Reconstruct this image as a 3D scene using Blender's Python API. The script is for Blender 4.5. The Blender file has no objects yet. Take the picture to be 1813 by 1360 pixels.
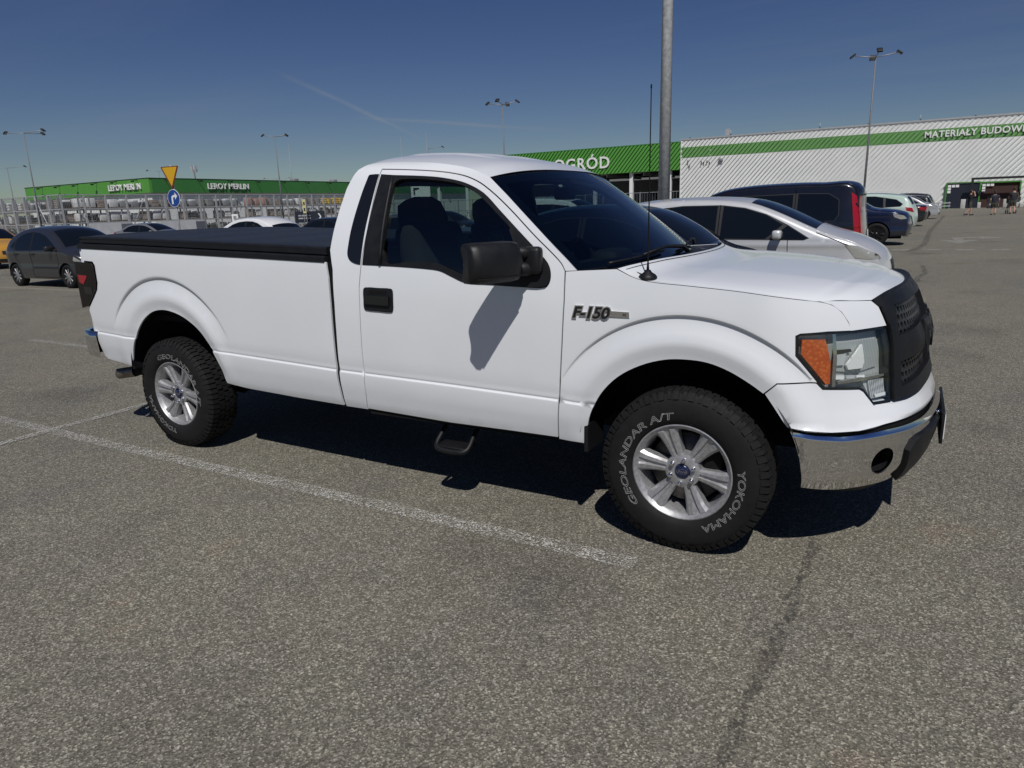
import bpy, bmesh, math, random
import numpy as np
from mathutils import Vector, Matrix
from mathutils.geometry import delaunay_2d_cdt
random.seed(7); rng = np.random.default_rng(7)
SC = bpy.context.scene
COL = SC.collection
# ------------------------------------------------------------ camera
CAM = (0.8274, -3.9428, 1.6094); YAW, PITCH, ROLL = -0.52112, 0.24851, -0.03430
cf = Vector((math.sin(YAW)*math.cos(PITCH), math.cos(YAW)*math.cos(PITCH), -math.sin(PITCH)))
cr = Vector((math.cos(YAW), -math.sin(YAW), 0)); cu = cr.cross(cf)
cr2 = math.cos(ROLL)*cr + math.sin(ROLL)*cu; cu2 = -math.sin(ROLL)*cr + math.cos(ROLL)*cu
cam_d = bpy.data.cameras.new('camera'); cam = bpy.data.objects.new('camera', cam_d); COL.objects.link(cam)
cam.matrix_world = Matrix(((cr2.x, cu2.x, -cf.x, CAM[0]), (cr2.y, cu2.y, -cf.y, CAM[1]), (cr2.z, cu2.z, -cf.z, CAM[2]), (0, 0, 0, 1)))
cam_d.sensor_fit = 'HORIZONTAL'; cam_d.sensor_width = 36; cam_d.lens = 1226.2/1813*36
cam_d.clip_start = 0.05; cam_d.clip_end = 6000
SC.camera = cam
# ------------------------------------------------------------ world, sun, exposure
SUN = Vector((0.38, -0.65, 1.0)).normalized()
SUN_EL = math.asin(SUN.z); SUN_AZ = math.atan2(SUN.x, SUN.y)
W = bpy.data.worlds.new('World'); SC.world = W; W.use_nodes = True
def build_world():
    nt = W.node_tree; nd = nt.nodes; nd.clear(); L = nt.links.new
    out = nd.new('ShaderNodeOutputWorld'); bg = nd.new('ShaderNodeBackground'); bg.inputs[1].default_value = 0.055
    sky = nd.new('ShaderNodeTexSky'); sky.sky_type = 'NISHITA'; sky.sun_disc = False
    sky.sun_elevation = SUN_EL; sky.sun_rotation = SUN_AZ; sky.air_density = 1.0; sky.dust_density = 0.0; sky.ozone_density = 2.0; sky.altitude = 100
    hs = nd.new('ShaderNodeHueSaturation'); hs.inputs['Saturation'].default_value = 1.2; hs.inputs['Value'].default_value = 0.70; hs.inputs['Hue'].default_value = 0.52
    L(sky.outputs[0], hs.inputs['Color'])
    tn = nd.new('ShaderNodeMix'); tn.data_type = 'RGBA'; tn.blend_type = 'MULTIPLY'; tn.inputs[0].default_value = 1.0; tn.inputs[7].default_value = (.89, .96, 1.05, 1); L(hs.outputs[0], tn.inputs[6])
    # faint high cirrus and two old vapour trails, laid out over the whole dome by direction
    tc = nd.new('ShaderNodeTexCoord'); sep = nd.new('ShaderNodeSeparateXYZ'); L(tc.outputs['Generated'], sep.inputs[0])
    def math_(op, a, b=None, c=None):
        m = nd.new('ShaderNodeMath'); m.operation = op
        for i, v in enumerate((a, b, c)):
            if v is None: continue
            if isinstance(v, (int, float)): m.inputs[i].default_value = v
            else: L(v, m.inputs[i])
        return m.outputs[0]
    zz = math_('MAXIMUM', sep.outputs[2], 0.03)
    px = math_('DIVIDE', sep.outputs[0], zz); py = math_('DIVIDE', sep.outputs[1], zz)
    comb = nd.new('ShaderNodeCombineXYZ'); L(px, comb.inputs[0]); L(py, comb.inputs[1])
    mp = nd.new('ShaderNodeMapping'); mp.inputs['Scale'].default_value = (0.5, 1.6, 1); mp.inputs['Rotation'].default_value = (0, 0, 0.5); L(comb.outputs[0], mp.inputs[0])
    n1 = nd.new('ShaderNodeTexNoise'); n1.inputs['Scale'].default_value = 0.35; n1.inputs['Detail'].default_value = 8; n1.inputs['Roughness'].default_value = 0.6; L(mp.outputs[0], n1.inputs[0])
    cir = nd.new('ShaderNodeMapRange'); cir.inputs['From Min'].default_value = 0.5; cir.inputs['From Max'].default_value = 0.85; cir.inputs['To Max'].default_value = 0.16; L(n1.outputs[0], cir.inputs[0])
    tot = cir.outputs[0]
    n2 = nd.new('ShaderNodeTexNoise'); n2.inputs['Scale'].default_value = 0.8; n2.inputs['Detail'].default_value = 6; L(comb.outputs[0], n2.inputs[0])
    for (ax, ay, bx, by, wd, st) in TRAILS:
        dx, dy = bx-ax, by-ay; ln = math.hypot(dx, dy); ux, uy = dx/ln, dy/ln
        qx = math_('SUBTRACT', px, ax); qy = math_('SUBTRACT', py, ay)
        al = math_('ADD', math_('MULTIPLY', qx, ux), math_('MULTIPLY', qy, uy))
        pe = math_('SUBTRACT', math_('MULTIPLY', qx, uy), math_('MULTIPLY', qy, ux))
        pe = math_('ADD', pe, math_('MULTIPLY', math_('SUBTRACT', n2.outputs[0], 0.5), wd*2.2))
        g = math_('EXPONENT', math_('MULTIPLY', math_('MULTIPLY', pe, pe), -1/(wd*wd)))
        a = math_('DIVIDE', al, ln)
        e = math_('MULTIPLY', math_('SMOOTH_MIN', math_('MULTIPLY', math_('MAXIMUM', a, 0.0), 4.0), 1.0, 0.2), math_('SMOOTH_MIN', math_('MULTIPLY', math_('MAXIMUM', math_('SUBTRACT', 1.0, a), 0.0), 2.0), 1.0, 0.2))
        tot = math_('ADD', tot, math_('MULTIPLY', math_('MULTIPLY', g, e), math_('MULTIPLY', n2.outputs[0], st)))
    mx = nd.new('ShaderNodeMix'); mx.data_type = 'RGBA'; L(tot, mx.inputs[0]); L(tn.outputs[2], mx.inputs[6])
    mx.inputs[7].default_value = (4.4, 4.9, 5.6, 1)
    L(mx.outputs[2], bg.inputs[0]); L(bg.outputs[0], out.inputs[0])
TRAILS = [(-3.979, 3.677, -6.438, 8.971, 0.04, 0.62), (-5.327, 6.015, -4.211, 9.187, 0.13, 0.70)]
build_world()
sd = bpy.data.lights.new('sun', 'SUN'); sd.energy = 3.9; sd.angle = math.radians(0.53); sd.color = (1.0, 0.965, 0.92)
sun = bpy.data.objects.new('sun', sd); COL.objects.link(sun); sun.rotation_euler = (-SUN).to_track_quat('-Z', 'Y').to_euler()
sun.location = SUN*60
vs = SC.view_settings; vs.view_transform = 'Standard'; vs.look = 'None'; vs.exposure = -0.12; vs.gamma = 1.0; vs.use_curve_mapping = False
SC.cycles.max_bounces = 8; SC.cycles.transparent_max_bounces = 16; SC.cycles.sample_clamp_indirect = 6
# ------------------------------------------------------------ materials
MATS = {}
def mat(name, col=(.5, .5, .5), rough=.5, metal=0., coat=0., spec=.5, build=None, trans=None):
    if name in MATS: return MATS[name]
    m = bpy.data.materials.new(name); m.use_nodes = True; nt = m.node_tree; b = nt.nodes['Principled BSDF']
    b.inputs['Base Color'].default_value = (*col, 1); b.inputs['Roughness'].default_value = rough; b.inputs['Metallic'].default_value = metal
    b.inputs['Coat Weight'].default_value = coat; b.inputs['Coat Roughness'].default_value = .03; b.inputs['Specular IOR Level'].default_value = spec
    if build: build(m, nt, b)
    MATS[name] = m; return m
def N(nt, t, **k):
    n = nt.nodes.new(t)
    for a, v in k.items():
        if a.startswith('i_'): n.inputs[a[2:].replace('_', ' ')].default_value = v
        else: setattr(n, a, v)
    return n
def ramp(nt, fac, stops):
    r = nt.nodes.new('ShaderNodeValToRGB'); e = r.color_ramp.elements
    while len(e) < len(stops): e.new(0.5)
    for i, (p, c) in enumerate(stops): e[i].position = p; e[i].color = (*c, 1) if len(c) == 3 else c
    nt.links.new(fac, r.inputs[0]); return r.outputs[0]
def wear(amount=.12, scale=3., bump=0., rvar=.1, dust=None):
    """colour mottling, roughness variation and fine relief around a material's own colour"""
    def f(m, nt, b):
        L = nt.links.new; tc = N(nt, 'ShaderNodeTexCoord'); col = tuple(b.inputs['Base Color'].default_value)[:3]; r0 = b.inputs['Roughness'].default_value
        n = N(nt, 'ShaderNodeTexNoise', i_Scale=scale, i_Detail=8, i_Roughness=.65); L(tc.outputs['Object'], n.inputs[0])
        lo = tuple(c*(1-amount) for c in col); hi = tuple(min(1, c*(1+amount)) for c in col)
        c = ramp(nt, n.outputs[0], [(.3, lo), (.7, hi)])
        L(c, b.inputs['Base Color'])
        mr = N(nt, 'ShaderNodeMapRange'); mr.inputs['From Min'].default_value = .3; mr.inputs['From Max'].default_value = .7
        mr.inputs['To Min'].default_value = max(.02, r0-rvar); mr.inputs['To Max'].default_value = min(1, r0+rvar); L(n.outputs[0], mr.inputs[0]); L(mr.outputs[0], b.inputs['Roughness'])
        if bump:
            n3 = N(nt, 'ShaderNodeTexNoise', i_Scale=scale*40, i_Detail=4); L(tc.outputs['Object'], n3.inputs[0])
            bp = N(nt, 'ShaderNodeBump', i_Strength=bump, i_Distance=.004); L(n3.outputs[0], bp.inputs['Height']); L(bp.outputs[0], b.inputs['Normal'])
    return f
def glassy(tint, gloss=1.0):
    def f(m, nt, b):
        L = nt.links.new; out = nt.nodes['Material Output']
        tr = N(nt, 'ShaderNodeBsdfTransparent'); tr.inputs[0].default_value = (*tint, 1)
        gl = N(nt, 'ShaderNodeBsdfGlossy', i_Roughness=.01); gl.inputs[0].default_value = (gloss, gloss, gloss, 1)
        lw = N(nt, 'ShaderNodeLayerWeight', i_Blend=.5); pw = N(nt, 'ShaderNodeMath', operation='POWER'); pw.inputs[1].default_value = 5.; L(lw.outputs['Facing'], pw.inputs[0])
        ma = N(nt, 'ShaderNodeMath', operation='MULTIPLY_ADD'); ma.inputs[1].default_value = .93; ma.inputs[2].default_value = .06; L(pw.outputs[0], ma.inputs[0]); mx = N(nt, 'ShaderNodeMixShader')
        L(ma.outputs[0], mx.inputs[0]); L(tr.outputs[0], mx.inputs[1]); L(gl.outputs[0], mx.inputs[2]); L(mx.outputs[0], out.inputs[0])
    return f
# ------------------------------------------------------------ objects
def link(o, parent=None):
    COL.objects.link(o)
    if parent is not None: o.parent = parent
    return o
def meshobj(name, V, F, m, parent=None, smooth=True, normals=None, mi=None):
    me = bpy.data.meshes.new(name); me.from_pydata([tuple(map(float, v)) for v in V], [], F)
    for k in (m if isinstance(m, (list, tuple)) else [m]): me.materials.append(k)
    if mi is not None: me.polygons.foreach_set('material_index', mi)
    me.polygons.foreach_set('use_smooth', [smooth]*len(me.polygons))
    if normals is not None: me.normals_split_custom_set_from_vertices([tuple(map(float, n)) for n in normals])
    me.update()
    return link(bpy.data.objects.new(name, me), parent)
def empty(name, loc=(0, 0, 0), rz=0., label=None, cat=None, group=None):
    e = bpy.data.objects.new(name, None); e.empty_display_size = .2; e.location = loc; e.rotation_euler = (0, 0, rz); COL.objects.link(e)
    tag(e, label, cat, group); return e
def tag(o, label=None, cat=None, group=None, kind=None):
    if label: o['label'] = label
    if cat: o['category'] = cat
    if group: o['group'] = group
    if kind: o['kind'] = kind
    return o
def copy_tree(o, parent=None):
    c = o.copy(); COL.objects.link(c)
    if parent is not None: c.parent = parent
    for ch in list(o.children): copy_tree(ch, c)
    return c
class MB:
    """collects boxes, tubes, lathes and prisms into one mesh"""
    def __init__(s): s.V = []; s.F = []; s.S = []
    def add(s, V, F, smooth=False):
        b = len(s.V); s.V += [tuple(v) for v in V]; s.F += [tuple(i+b for i in f) for f in F]; s.S += [smooth]*len(F); return s
    def box(s, c, d, rz=0., bev=0.):
        x, y, z = [k/2 for k in d]; cr_, sr_ = math.cos(rz), math.sin(rz)
        if bev <= 0:
            P = [(a*x, b*y, e*z) for e in (-1, 1) for a, b in ((-1, -1), (1, -1), (1, 1), (-1, 1))]
            F = [(3, 2, 1, 0), (4, 5, 6, 7), (0, 1, 5, 4), (1, 2, 6, 5), (2, 3, 7, 6), (3, 0, 4, 7)]
        else:
            bm = bmesh.new(); bmesh.ops.create_cube(bm, size=1)
            for v in bm.verts: v.co = (v.co.x*2*x, v.co.y*2*y, v.co.z*2*z)
            bmesh.ops.bevel(bm, geom=bm.edges[:], offset=bev, segments=2, affect='EDGES', profile=.5)
            bm.verts.index_update(); P = [tuple(v.co) for v in bm.verts]; F = [tuple(v.index for v in f.verts) for f in bm.faces]; bm.free()
        return s.add([(c[0]+p[0]*cr_-p[1]*sr_, c[1]+p[0]*sr_+p[1]*cr_, c[2]+p[2]) for p in P], F, bev > 0)
    def tube(s, P, r, n=8, cap=True, closed=False):
        P = [Vector(p) for p in P]; k = len(P); R = r if isinstance(r, (list, tuple)) else [r]*k
        V = []; F = []; up = None
        for i, q in enumerate(P):
            t = (P[(i+1) % k]-P[i-1]) if closed else (P[min(i+1, k-1)]-P[max(i-1, 0)])
            t.normalize()
            if up is None: up = Vector((0, 0, 1)) if abs(t.z) < .9 else Vector((1, 0, 0))
            a = up.cross(t).normalized(); up = t.cross(a).normalized()
            V += [tuple(q+(a*math.cos(2*math.pi*j/n)+up*math.sin(2*math.pi*j/n))*R[i]) for j in range(n)]
        for i in range(k if closed else k-1):
            for j in range(n):
                a = i*n+j; b = i*n+(j+1) % n; i2 = (i+1) % k
                F.append((a, b, i2*n+(j+1) % n, i2*n+j))
        s.add(V, F, True)
        if cap and not closed:
            b = len(s.V)-len(V); s.F += [tuple(b+j for j in range(n))[::-1], tuple(b+(k-1)*n+j for j in range(n))]; s.S += [False]*2
        return s
    def lathe(s, prof, n=32, axis='z', c=(0, 0, 0), smooth=True, a0=0., a1=2*math.pi):
        """prof: (radius, height) pairs"""
        V = []; full = abs(a1-a0-2*math.pi) < 1e-6; m = n if full else n+1
        for j in range(m):
            a = a0+(a1-a0)*j/n; ca, sa = math.cos(a), math.sin(a)
            for r, h in prof:
                V.append({'z': (c[0]+r*ca, c[1]+r*sa, c[2]+h), 'y': (c[0]+r*ca, c[1]+h, c[2]+r*sa), 'x': (c[0]+h, c[1]+r*ca, c[2]+r*sa)}[axis])
        k = len(prof); F = []
        for j in range(n):
            j2 = (j+1) % m
            for i in range(k-1):
                f = (j*k+i, j*k+i+1, j2*k+i+1, j2*k+i); F.append(f if axis == 'y' else f[::-1])
        return s.add(V, F, smooth)
    def prism(s, poly, fn, d, smooth=False):
        """poly in 2D, fn(u,v,w)->3D, extruded w from 0 to d"""
        n = len(poly); V = [fn(u, v, 0) for u, v in poly]+[fn(u, v, d) for u, v in poly]
        F = [tuple(range(n)), tuple(range(2*n-1, n-1, -1))]+[(i, i+n, (i+1) % n+n, (i+1) % n) for i in range(n)]
        return s.add(V, F, smooth)
    def xf(s, M):
        s.V = [tuple(M @ Vector(v)) for v in s.V]; return s
    def build(s, name, m, parent=None, fix=True, autosmooth=None):
        me = bpy.data.meshes.new(name); me.from_pydata([tuple(v) for v in s.V], [], s.F); me.materials.append(m)
        me.polygons.foreach_set('use_smooth', s.S)
        if fix:
            bm = bmesh.new(); bm.from_mesh(me); bmesh.ops.recalc_face_normals(bm, faces=bm.faces[:]); bm.to_mesh(me); bm.free()
        if autosmooth is not None: me.set_sharp_from_angle(angle=math.radians(autosmooth))
        me.update(); return link(bpy.data.objects.new(name, me), parent)
def box(name, c, d, m, parent=None, rz=0., bev=0.): return MB().box(c, d, rz, bev).build(name, m, parent, fix=False)
def text_mesh(txt, size=1., extrude=0., shear=0., outline=0., space=1., bold=0., res=3):
    """text as (V, F) in the xy plane, baseline y=0, centred in x"""
    cu = bpy.data.curves.new('t', 'FONT'); cu.body = txt; cu.size = size; cu.extrude = extrude; cu.shear = shear; cu.space_character = space; cu.align_x = 'CENTER'; cu.resolution_u = res
    if outline: cu.fill_mode = 'NONE'; cu.bevel_depth = outline; cu.bevel_resolution = 0
    elif bold: cu.offset = bold
    o = bpy.data.objects.new('t', cu); COL.objects.link(o); dg = bpy.context.evaluated_depsgraph_get(); me = bpy.data.meshes.new_from_object(o.evaluated_get(dg))
    V = [tuple(v.co) for v in me.vertices]; F = [tuple(p.vertices) for p in me.polygons]
    bpy.data.objects.remove(o); bpy.data.curves.remove(cu); bpy.data.meshes.remove(me); return V, F
def text_obj(name, txt, fn, m, parent=None, **k):
    V, F = text_mesh(txt, **k); return meshobj(name, [fn(*v) for v in V], F, m, parent, smooth=False)
# ------------------------------------------------------------ sheet panels: a 2D outline laid on a surface function
def tab(T, v): return np.interp(v, [t[0] for t in T], [t[1] for t in T])
def sm(a, b, v):
    t = np.clip((v-a)/(b-a), 0, 1); return t*t*(3-2*t)
def crom(P, n=8, closed=False):
    P = [np.array(p, float) for p in P]; o = []; k = len(P)
    g = (lambda i: P[i % k]) if closed else (lambda i: P[min(max(i, 0), k-1)])
    for i in range(k if closed else k-1):
        p0, p1, p2, p3 = g(i-1), g(i), g(i+1), g(i+2); d = np.linalg.norm(p2-p1)
        m1 = (p2-p0)/(np.linalg.norm(p2-p0)+1e-9)*d; m2 = (p3-p1)/(np.linalg.norm(p3-p1)+1e-9)*d
        for j in range(n):
            t = j/n; o.append((2*t**3-3*t*t+1)*p1+(t**3-2*t*t+t)*m1+(-2*t**3+3*t*t)*p2+(t**3-t*t)*m2)
    if not closed: o.append(P[-1])
    return [tuple(q) for q in o]
def dens(P, step, closed=True):
    o = []; k = len(P)
    for i in range(k if closed else k-1):
        a = np.array(P[i], float); b = np.array(P[(i+1) % k], float); n = max(1, int(math.ceil(np.linalg.norm(b-a)/step)))
        for j in range(n): o.append(tuple(a+(b-a)*j/n))
    if not closed: o.append(tuple(P[-1]))
    q = [o[0]]
    for v in o[1:]:
        if math.hypot(v[0]-q[-1][0], v[1]-q[-1][1]) > 1e-4: q.append(v)
    if closed and math.hypot(q[0][0]-q[-1][0], q[0][1]-q[-1][1]) < 1e-4: q.pop()
    return q
def inside(pts, poly):
    pts = np.asarray(pts, float); x, y = pts[:, 0], pts[:, 1]; r = np.zeros(len(pts), bool); n = len(poly)
    for i in range(n):
        x1, y1 = poly[i]; x2, y2 = poly[(i+1) % n]
        c = ((y1 > y) != (y2 > y)); 
        with np.errstate(divide='ignore', invalid='ignore'): xi = (x2-x1)*(y-y1)/(y2-y1)+x1
        r ^= c & (x < xi)
    return r
def pdist(pts, poly, closed=True):
    pts = np.asarray(pts, float); d = np.full(len(pts), 1e9); n = len(poly)
    for i in range(n if closed else n-1):
        a = np.array(poly[i]); b = np.array(poly[(i+1) % n]); ab = b-a; t = np.clip(((pts-a)@ab)/(ab@ab+1e-12), 0, 1)
        d = np.minimum(d, np.linalg.norm(pts-(a+t[:, None]*ab), axis=1))
    return d
def grow(poly, d):
    """offset a closed polygon outwards (d>0) or inwards (d<0)"""
    P = np.array(poly, float); A = np.sum(P[:, 0]*np.roll(P[:, 1], -1)-np.roll(P[:, 0], -1)*P[:, 1]); s = 1 if A > 0 else -1
    t1 = P-np.roll(P, 1, 0); t2 = np.roll(P, -1, 0)-P
    t1 /= np.linalg.norm(t1, axis=1)[:, None]+1e-9; t2 /= np.linalg.norm(t2, axis=1)[:, None]+1e-9
    n1 = np.stack([t1[:, 1], -t1[:, 0]], 1)*s; n2 = np.stack([t2[:, 1], -t2[:, 0]], 1)*s; m = n1+n2
    m /= np.maximum(np.sum(m*m, 1), .5)[:, None]/2
    return [tuple(q) for q in P+m*d]
def panel(outline, fn, holes=(), step=.035, lines=(), thick=.012, edge=None):
    """triangulated sheet: outline and holes in (u,v), fn(U,V)->(n,3). Returns V, F, normals (outer sheet plus rolled edge)"""
    edge = edge or step
    loops = [dens(outline, edge)]+[dens(h, edge) for h in holes]
    P = []; E = []
    for l in loops:
        b = len(P); P += l; E += [(b+i, b+(i+1) % len(l)) for i in range(len(l))]
    nb = len(P); a = np.array(loops[0]); lo = a.min(0); hi = a.max(0)
    gx = np.arange(lo[0]+step*.5, hi[0], step); gy = np.arange(lo[1]+step*.5, hi[1], step)
    G = np.array([(x+(step*.5 if j % 2 else 0), y) for j, y in enumerate(gy) for x in gx]).reshape(-1, 2)
    # feature lines: kept where they run inside the sheet, and constrained so that creases stay clean
    FP = []
    for l in lines:
        l = np.array(l, float); k = inside(l, loops[0])
        for h in loops[1:]: k &= ~inside(l, h)
        d = np.full(len(l), 1e9)
        for q in loops: d = np.minimum(d, pdist(l, q))
        k &= d > .0035; last = None
        for i in range(len(l)):
            if not k[i]: last = None; continue
            P.append(tuple(l[i])); FP.append(tuple(l[i]))
            if last is not None: E.append((last, len(P)-1))
            last = len(P)-1
    if len(G):
        k = inside(G, loops[0])
        for h in loops[1:]: k &= ~inside(G, h)
        d = np.full(len(G), 1e9)
        for l in loops: d = np.minimum(d, pdist(G, l))
        k &= d > step*.45; G = G[k]
        if FP and len(G):
            fp = np.array(FP); keep = np.ones(len(G), bool)
            for i in range(0, len(G), 400): keep[i:i+400] = np.sqrt(((G[i:i+400, None]-fp[None])**2).sum(2)).min(1) > step*.6
            G = G[keep]
        P = P+[tuple(g) for g in G]
    vo, eo, fo, ov, oe, of = delaunay_2d_cdt([Vector(q) for q in P], E, [], 0, 1e-6)
    vo = np.array([tuple(v) for v in vo]); fo = np.array([tuple(f) for f in fo])
    cen = vo[fo].mean(1); k = inside(cen, loops[0])
    for h in loops[1:]: k &= ~inside(cen, h)
    fo = fo[k]
    A = vo[fo]; ar = (A[:, 1, 0]-A[:, 0, 0])*(A[:, 2, 1]-A[:, 0, 1])-(A[:, 2, 0]-A[:, 0, 0])*(A[:, 1, 1]-A[:, 0, 1])
    fo = fo[np.abs(ar) > 1e-9]; ar = ar[np.abs(ar) > 1e-9]; fo[ar < 0] = fo[ar < 0][:, ::-1]
    e = 1e-3; U, Vv = vo[:, 0], vo[:, 1]
    X = fn(U, Vv); Nn = np.cross(fn(U+e, Vv)-fn(U-e, Vv), fn(U, Vv+e)-fn(U, Vv-e)); Nn /= np.linalg.norm(Nn, axis=1)[:, None]+1e-12
    V = [tuple(x) for x in X]; F = [tuple(int(i) for i in f) for f in fo]; NN = [tuple(n) for n in Nn]
    if thick:
        ed = {}
        for f in F:
            for i in range(3): ed[(f[i], f[(i+1) % 3])] = 1
        for (i, j) in [q for q in ed if (q[1], q[0]) not in ed]:
            a, b = X[i], X[j]; t = b-a; nn = (Nn[i]+Nn[j])/2; o = np.cross(t, nn); o /= np.linalg.norm(o)+1e-12
            k = len(V); V += [tuple(a), tuple(b), tuple(b-Nn[j]*thick), tuple(a-Nn[i]*thick)]; NN += [tuple(o)]*4; F.append((k+1, k, k+3, k+2))
    return V, F, NN
def mirror_y(VFN):
    V, F, NN = VFN; return [(x, -y, z) for x, y, z in V], [f[::-1] for f in F], [(a, -b, c) for a, b, c in NN]
def join(*L):
    V = []; F = []; NN = []
    for v, f, n in L:
        b = len(V); V += v; F += [tuple(i+b for i in q) for q in f]; NN += n
    return V, F, NN
def sheet(name, VFN, m, parent=None): return meshobj(name, VFN[0], VFN[1], m, parent, True, VFN[2])
def both(name, VFN, m, parent):
    """the same sheet on the right side and mirrored on the left, two parts"""
    return sheet(name, VFN, m, parent), sheet(name, mirror_y(VFN), m, parent)
def grid(fn, us, vs):
    """grid surface fn(u,v)->(x,y,z) arrays with finite-difference normals"""
    U, Vv = np.meshgrid(us, vs, indexing='ij'); u = U.ravel(); v = Vv.ravel(); e = 1e-3
    X = fn(u, v); Nn = np.cross(fn(u+e, v)-fn(u-e, v), fn(u, v+e)-fn(u, v-e)); Nn /= np.linalg.norm(Nn, axis=1)[:, None]+1e-12
    sg = (1 if us[-1] > us[0] else -1)*(1 if vs[-1] > vs[0] else -1); Nn = Nn*sg
    n = len(vs); F = [(i*n+j, (i+1)*n+j, (i+1)*n+j+1, i*n+j+1) for i in range(len(us)-1) for j in range(n-1)]
    return [tuple(x) for x in X], F, [tuple(q) for q in Nn]
# ============================================================ materials shared by vehicles
def paint_white(m, nt, b):
    L = nt.links.new; tc = N(nt, 'ShaderNodeTexCoord')
    n = N(nt, 'ShaderNodeTexNoise', i_Scale=2.2, i_Detail=6); L(tc.outputs['Object'], n.inputs[0])
    c = ramp(nt, n.outputs[0], [(.3, (.705, .73, .755)), (.7, (.74, .76, .785))]); L(c, b.inputs['Base Color'])
    # road dust low on the flanks
    sp = N(nt, 'ShaderNodeSeparateXYZ'); L(tc.outputs['Object'], sp.inputs[0])
    n2 = N(nt, 'ShaderNodeTexNoise', i_Scale=9, i_Detail=8, i_Roughness=.7); L(tc.outputs['Object'], n2.inputs[0])
    mr = N(nt, 'ShaderNodeMapRange'); mr.inputs['From Min'].default_value = .62; mr.inputs['From Max'].default_value = .42; mr.inputs['To Max'].default_value = .55; L(sp.outputs[2], mr.inputs[0])
    mu = N(nt, 'ShaderNodeMath', operation='MULTIPLY'); L(mr.outputs[0], mu.inputs[0]); L(n2.outputs[0], mu.inputs[1])
    mx = N(nt, 'ShaderNodeMix', data_type='RGBA'); L(mu.outputs[0], mx.inputs[0]); L(c, mx.inputs[6]); mx.inputs[7].default_value = (.38, .36, .33, 1); L(mx.outputs[2], b.inputs['Base Color'])
    n3 = N(nt, 'ShaderNodeTexNoise', i_Scale=260, i_Detail=1); L(tc.outputs['Object'], n3.inputs[0])
    bp = N(nt, 'ShaderNodeBump', i_Strength=.008, i_Distance=.003); L(n3.outputs[0], bp.inputs['Height']); L(bp.outputs[0], b.inputs['Coat Normal'])
M_WHITE = mat('white_paint', (.75, .76, .77), .26, coat=.55, build=paint_white)
M_BLACKP = mat('black_textured_plastic', (.008, .0085, .010), .5, spec=.35, build=wear(.2, 14, .15, .08))
M_GLOSSB = mat('black_gloss_trim', (.008, .009, .011), .16, coat=.3)
M_DARK = mat('dark_underside', (.012, .012, .012), .9, spec=.1, build=wear(.3, 6))
M_RUBBER = mat('tyre_rubber', (.010, .010, .0105), .72, spec=.25, build=wear(.25, 22, .2, .1))
M_SEAL = mat('rubber_seal', (.006, .006, .006), .8, spec=.2)
M_CHROME = mat('chrome', (.78, .78, .79), .045, 1.0, build=wear(.03, 5, 0, .02))
def alloy(m, nt, b):
    L = nt.links.new; tc = N(nt, 'ShaderNodeTexCoord'); n = N(nt, 'ShaderNodeTexNoise', i_Scale=60, i_Detail=6); L(tc.outputs['Object'], n.inputs[0])
    c = ramp(nt, n.outputs[0], [(.35, (.33, .33, .34)), (.7, (.46, .46, .47))]); L(c, b.inputs['Base Color'])
M_ALLOY = mat('machined_alloy', (.5, .5, .51), .46, .6, build=alloy)
M_DISC = mat('brake_disc', (.09, .085, .08), .5, .8, build=wear(.3, 20))
M_LETTER = mat('white_tyre_letters', (.50, .50, .49), .6, build=wear(.2, 60))
M_GLASS = mat('tinted_windscreen', build=glassy((.34, .43, .43)))
M_GLASS2 = mat('tinted_cab_glass', build=glassy((.46, .55, .53)))
M_LENS = mat('clear_lens', build=glassy((.86, .88, .88)))
def amber(m, nt, b):
    L = nt.links.new; tc = N(nt, 'ShaderNodeTexCoord'); v = N(nt, 'ShaderNodeTexVoronoi', i_Scale=70); L(tc.outputs['Object'], v.inputs[0])
    c = ramp(nt, v.outputs[0], [(.0, (.72, .17, .022)), (.6, (.50, .085, .010))]); L(c, b.inputs['Base Color'])
    bp = N(nt, 'ShaderNodeBump', i_Strength=.5, i_Distance=.004); L(v.outputs[0], bp.inputs['Height']); L(bp.outputs[0], b.inputs['Normal'])
M_AMBER = mat('amber_lens', (.8, .2, .03), .2, coat=1., build=amber)
def reflector(m, nt, b):
    L = nt.links.new; tc = N(nt, 'ShaderNodeTexCoord'); v = N(nt, 'ShaderNodeTexWave', i_Scale=55., i_Distortion=.4); L(tc.outputs['Object'], v.inputs[0])
    bp = N(nt, 'ShaderNodeBump', i_Strength=.35, i_Distance=.004); L(v.outputs['Fac'], bp.inputs['Height']); L(bp.outputs[0], b.inputs['Normal'])
M_REFL = mat('lamp_reflector', (.74, .76, .76), .3, .35, build=reflector)
M_HOUSE = mat('lamp_housing', (.56, .59, .57), .3, .35, build=reflector)
M_FACET = mat('pale_facet_glint', (.9, .91, .9), .22, .1, coat=.6)  # pale headlight facets; the triangle's sun glint is put into this colour
M_HEX = mat('grille_mesh_plastic', (.022, .023, .026), .38)
M_TAIL = mat('smoked_lens', (.005, .004, .004), .12, spec=.4)
M_RED = mat('red_lens', (.30, .008, .016), .2, coat=.4)
M_VINYL = mat('black_vinyl', (.016, .018, .022), .48, build=wear(.25, 5, .25, .1))
M_SEAT = mat('dark_seat_cloth', (.02, .021, .024), .9, build=wear(.25, 30, .4))
M_SEATG = mat('grey_seat_cloth', (.10, .115, .115), .9, build=wear(.2, 40, .4))
M_DASH = mat('dash_plastic', (.016, .016, .018), .7, build=wear(.2, 20, .2))
M_MIRROR = mat('mirror_glass', (.8, .8, .8), .02, 1.)
M_BLUE = mat('blue_enamel', (.006, .011, .05), .3, coat=.4)
M_STEEL = mat('exhaust_steel', (.22, .19, .16), .45, .8, build=wear(.3, 25))
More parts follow.
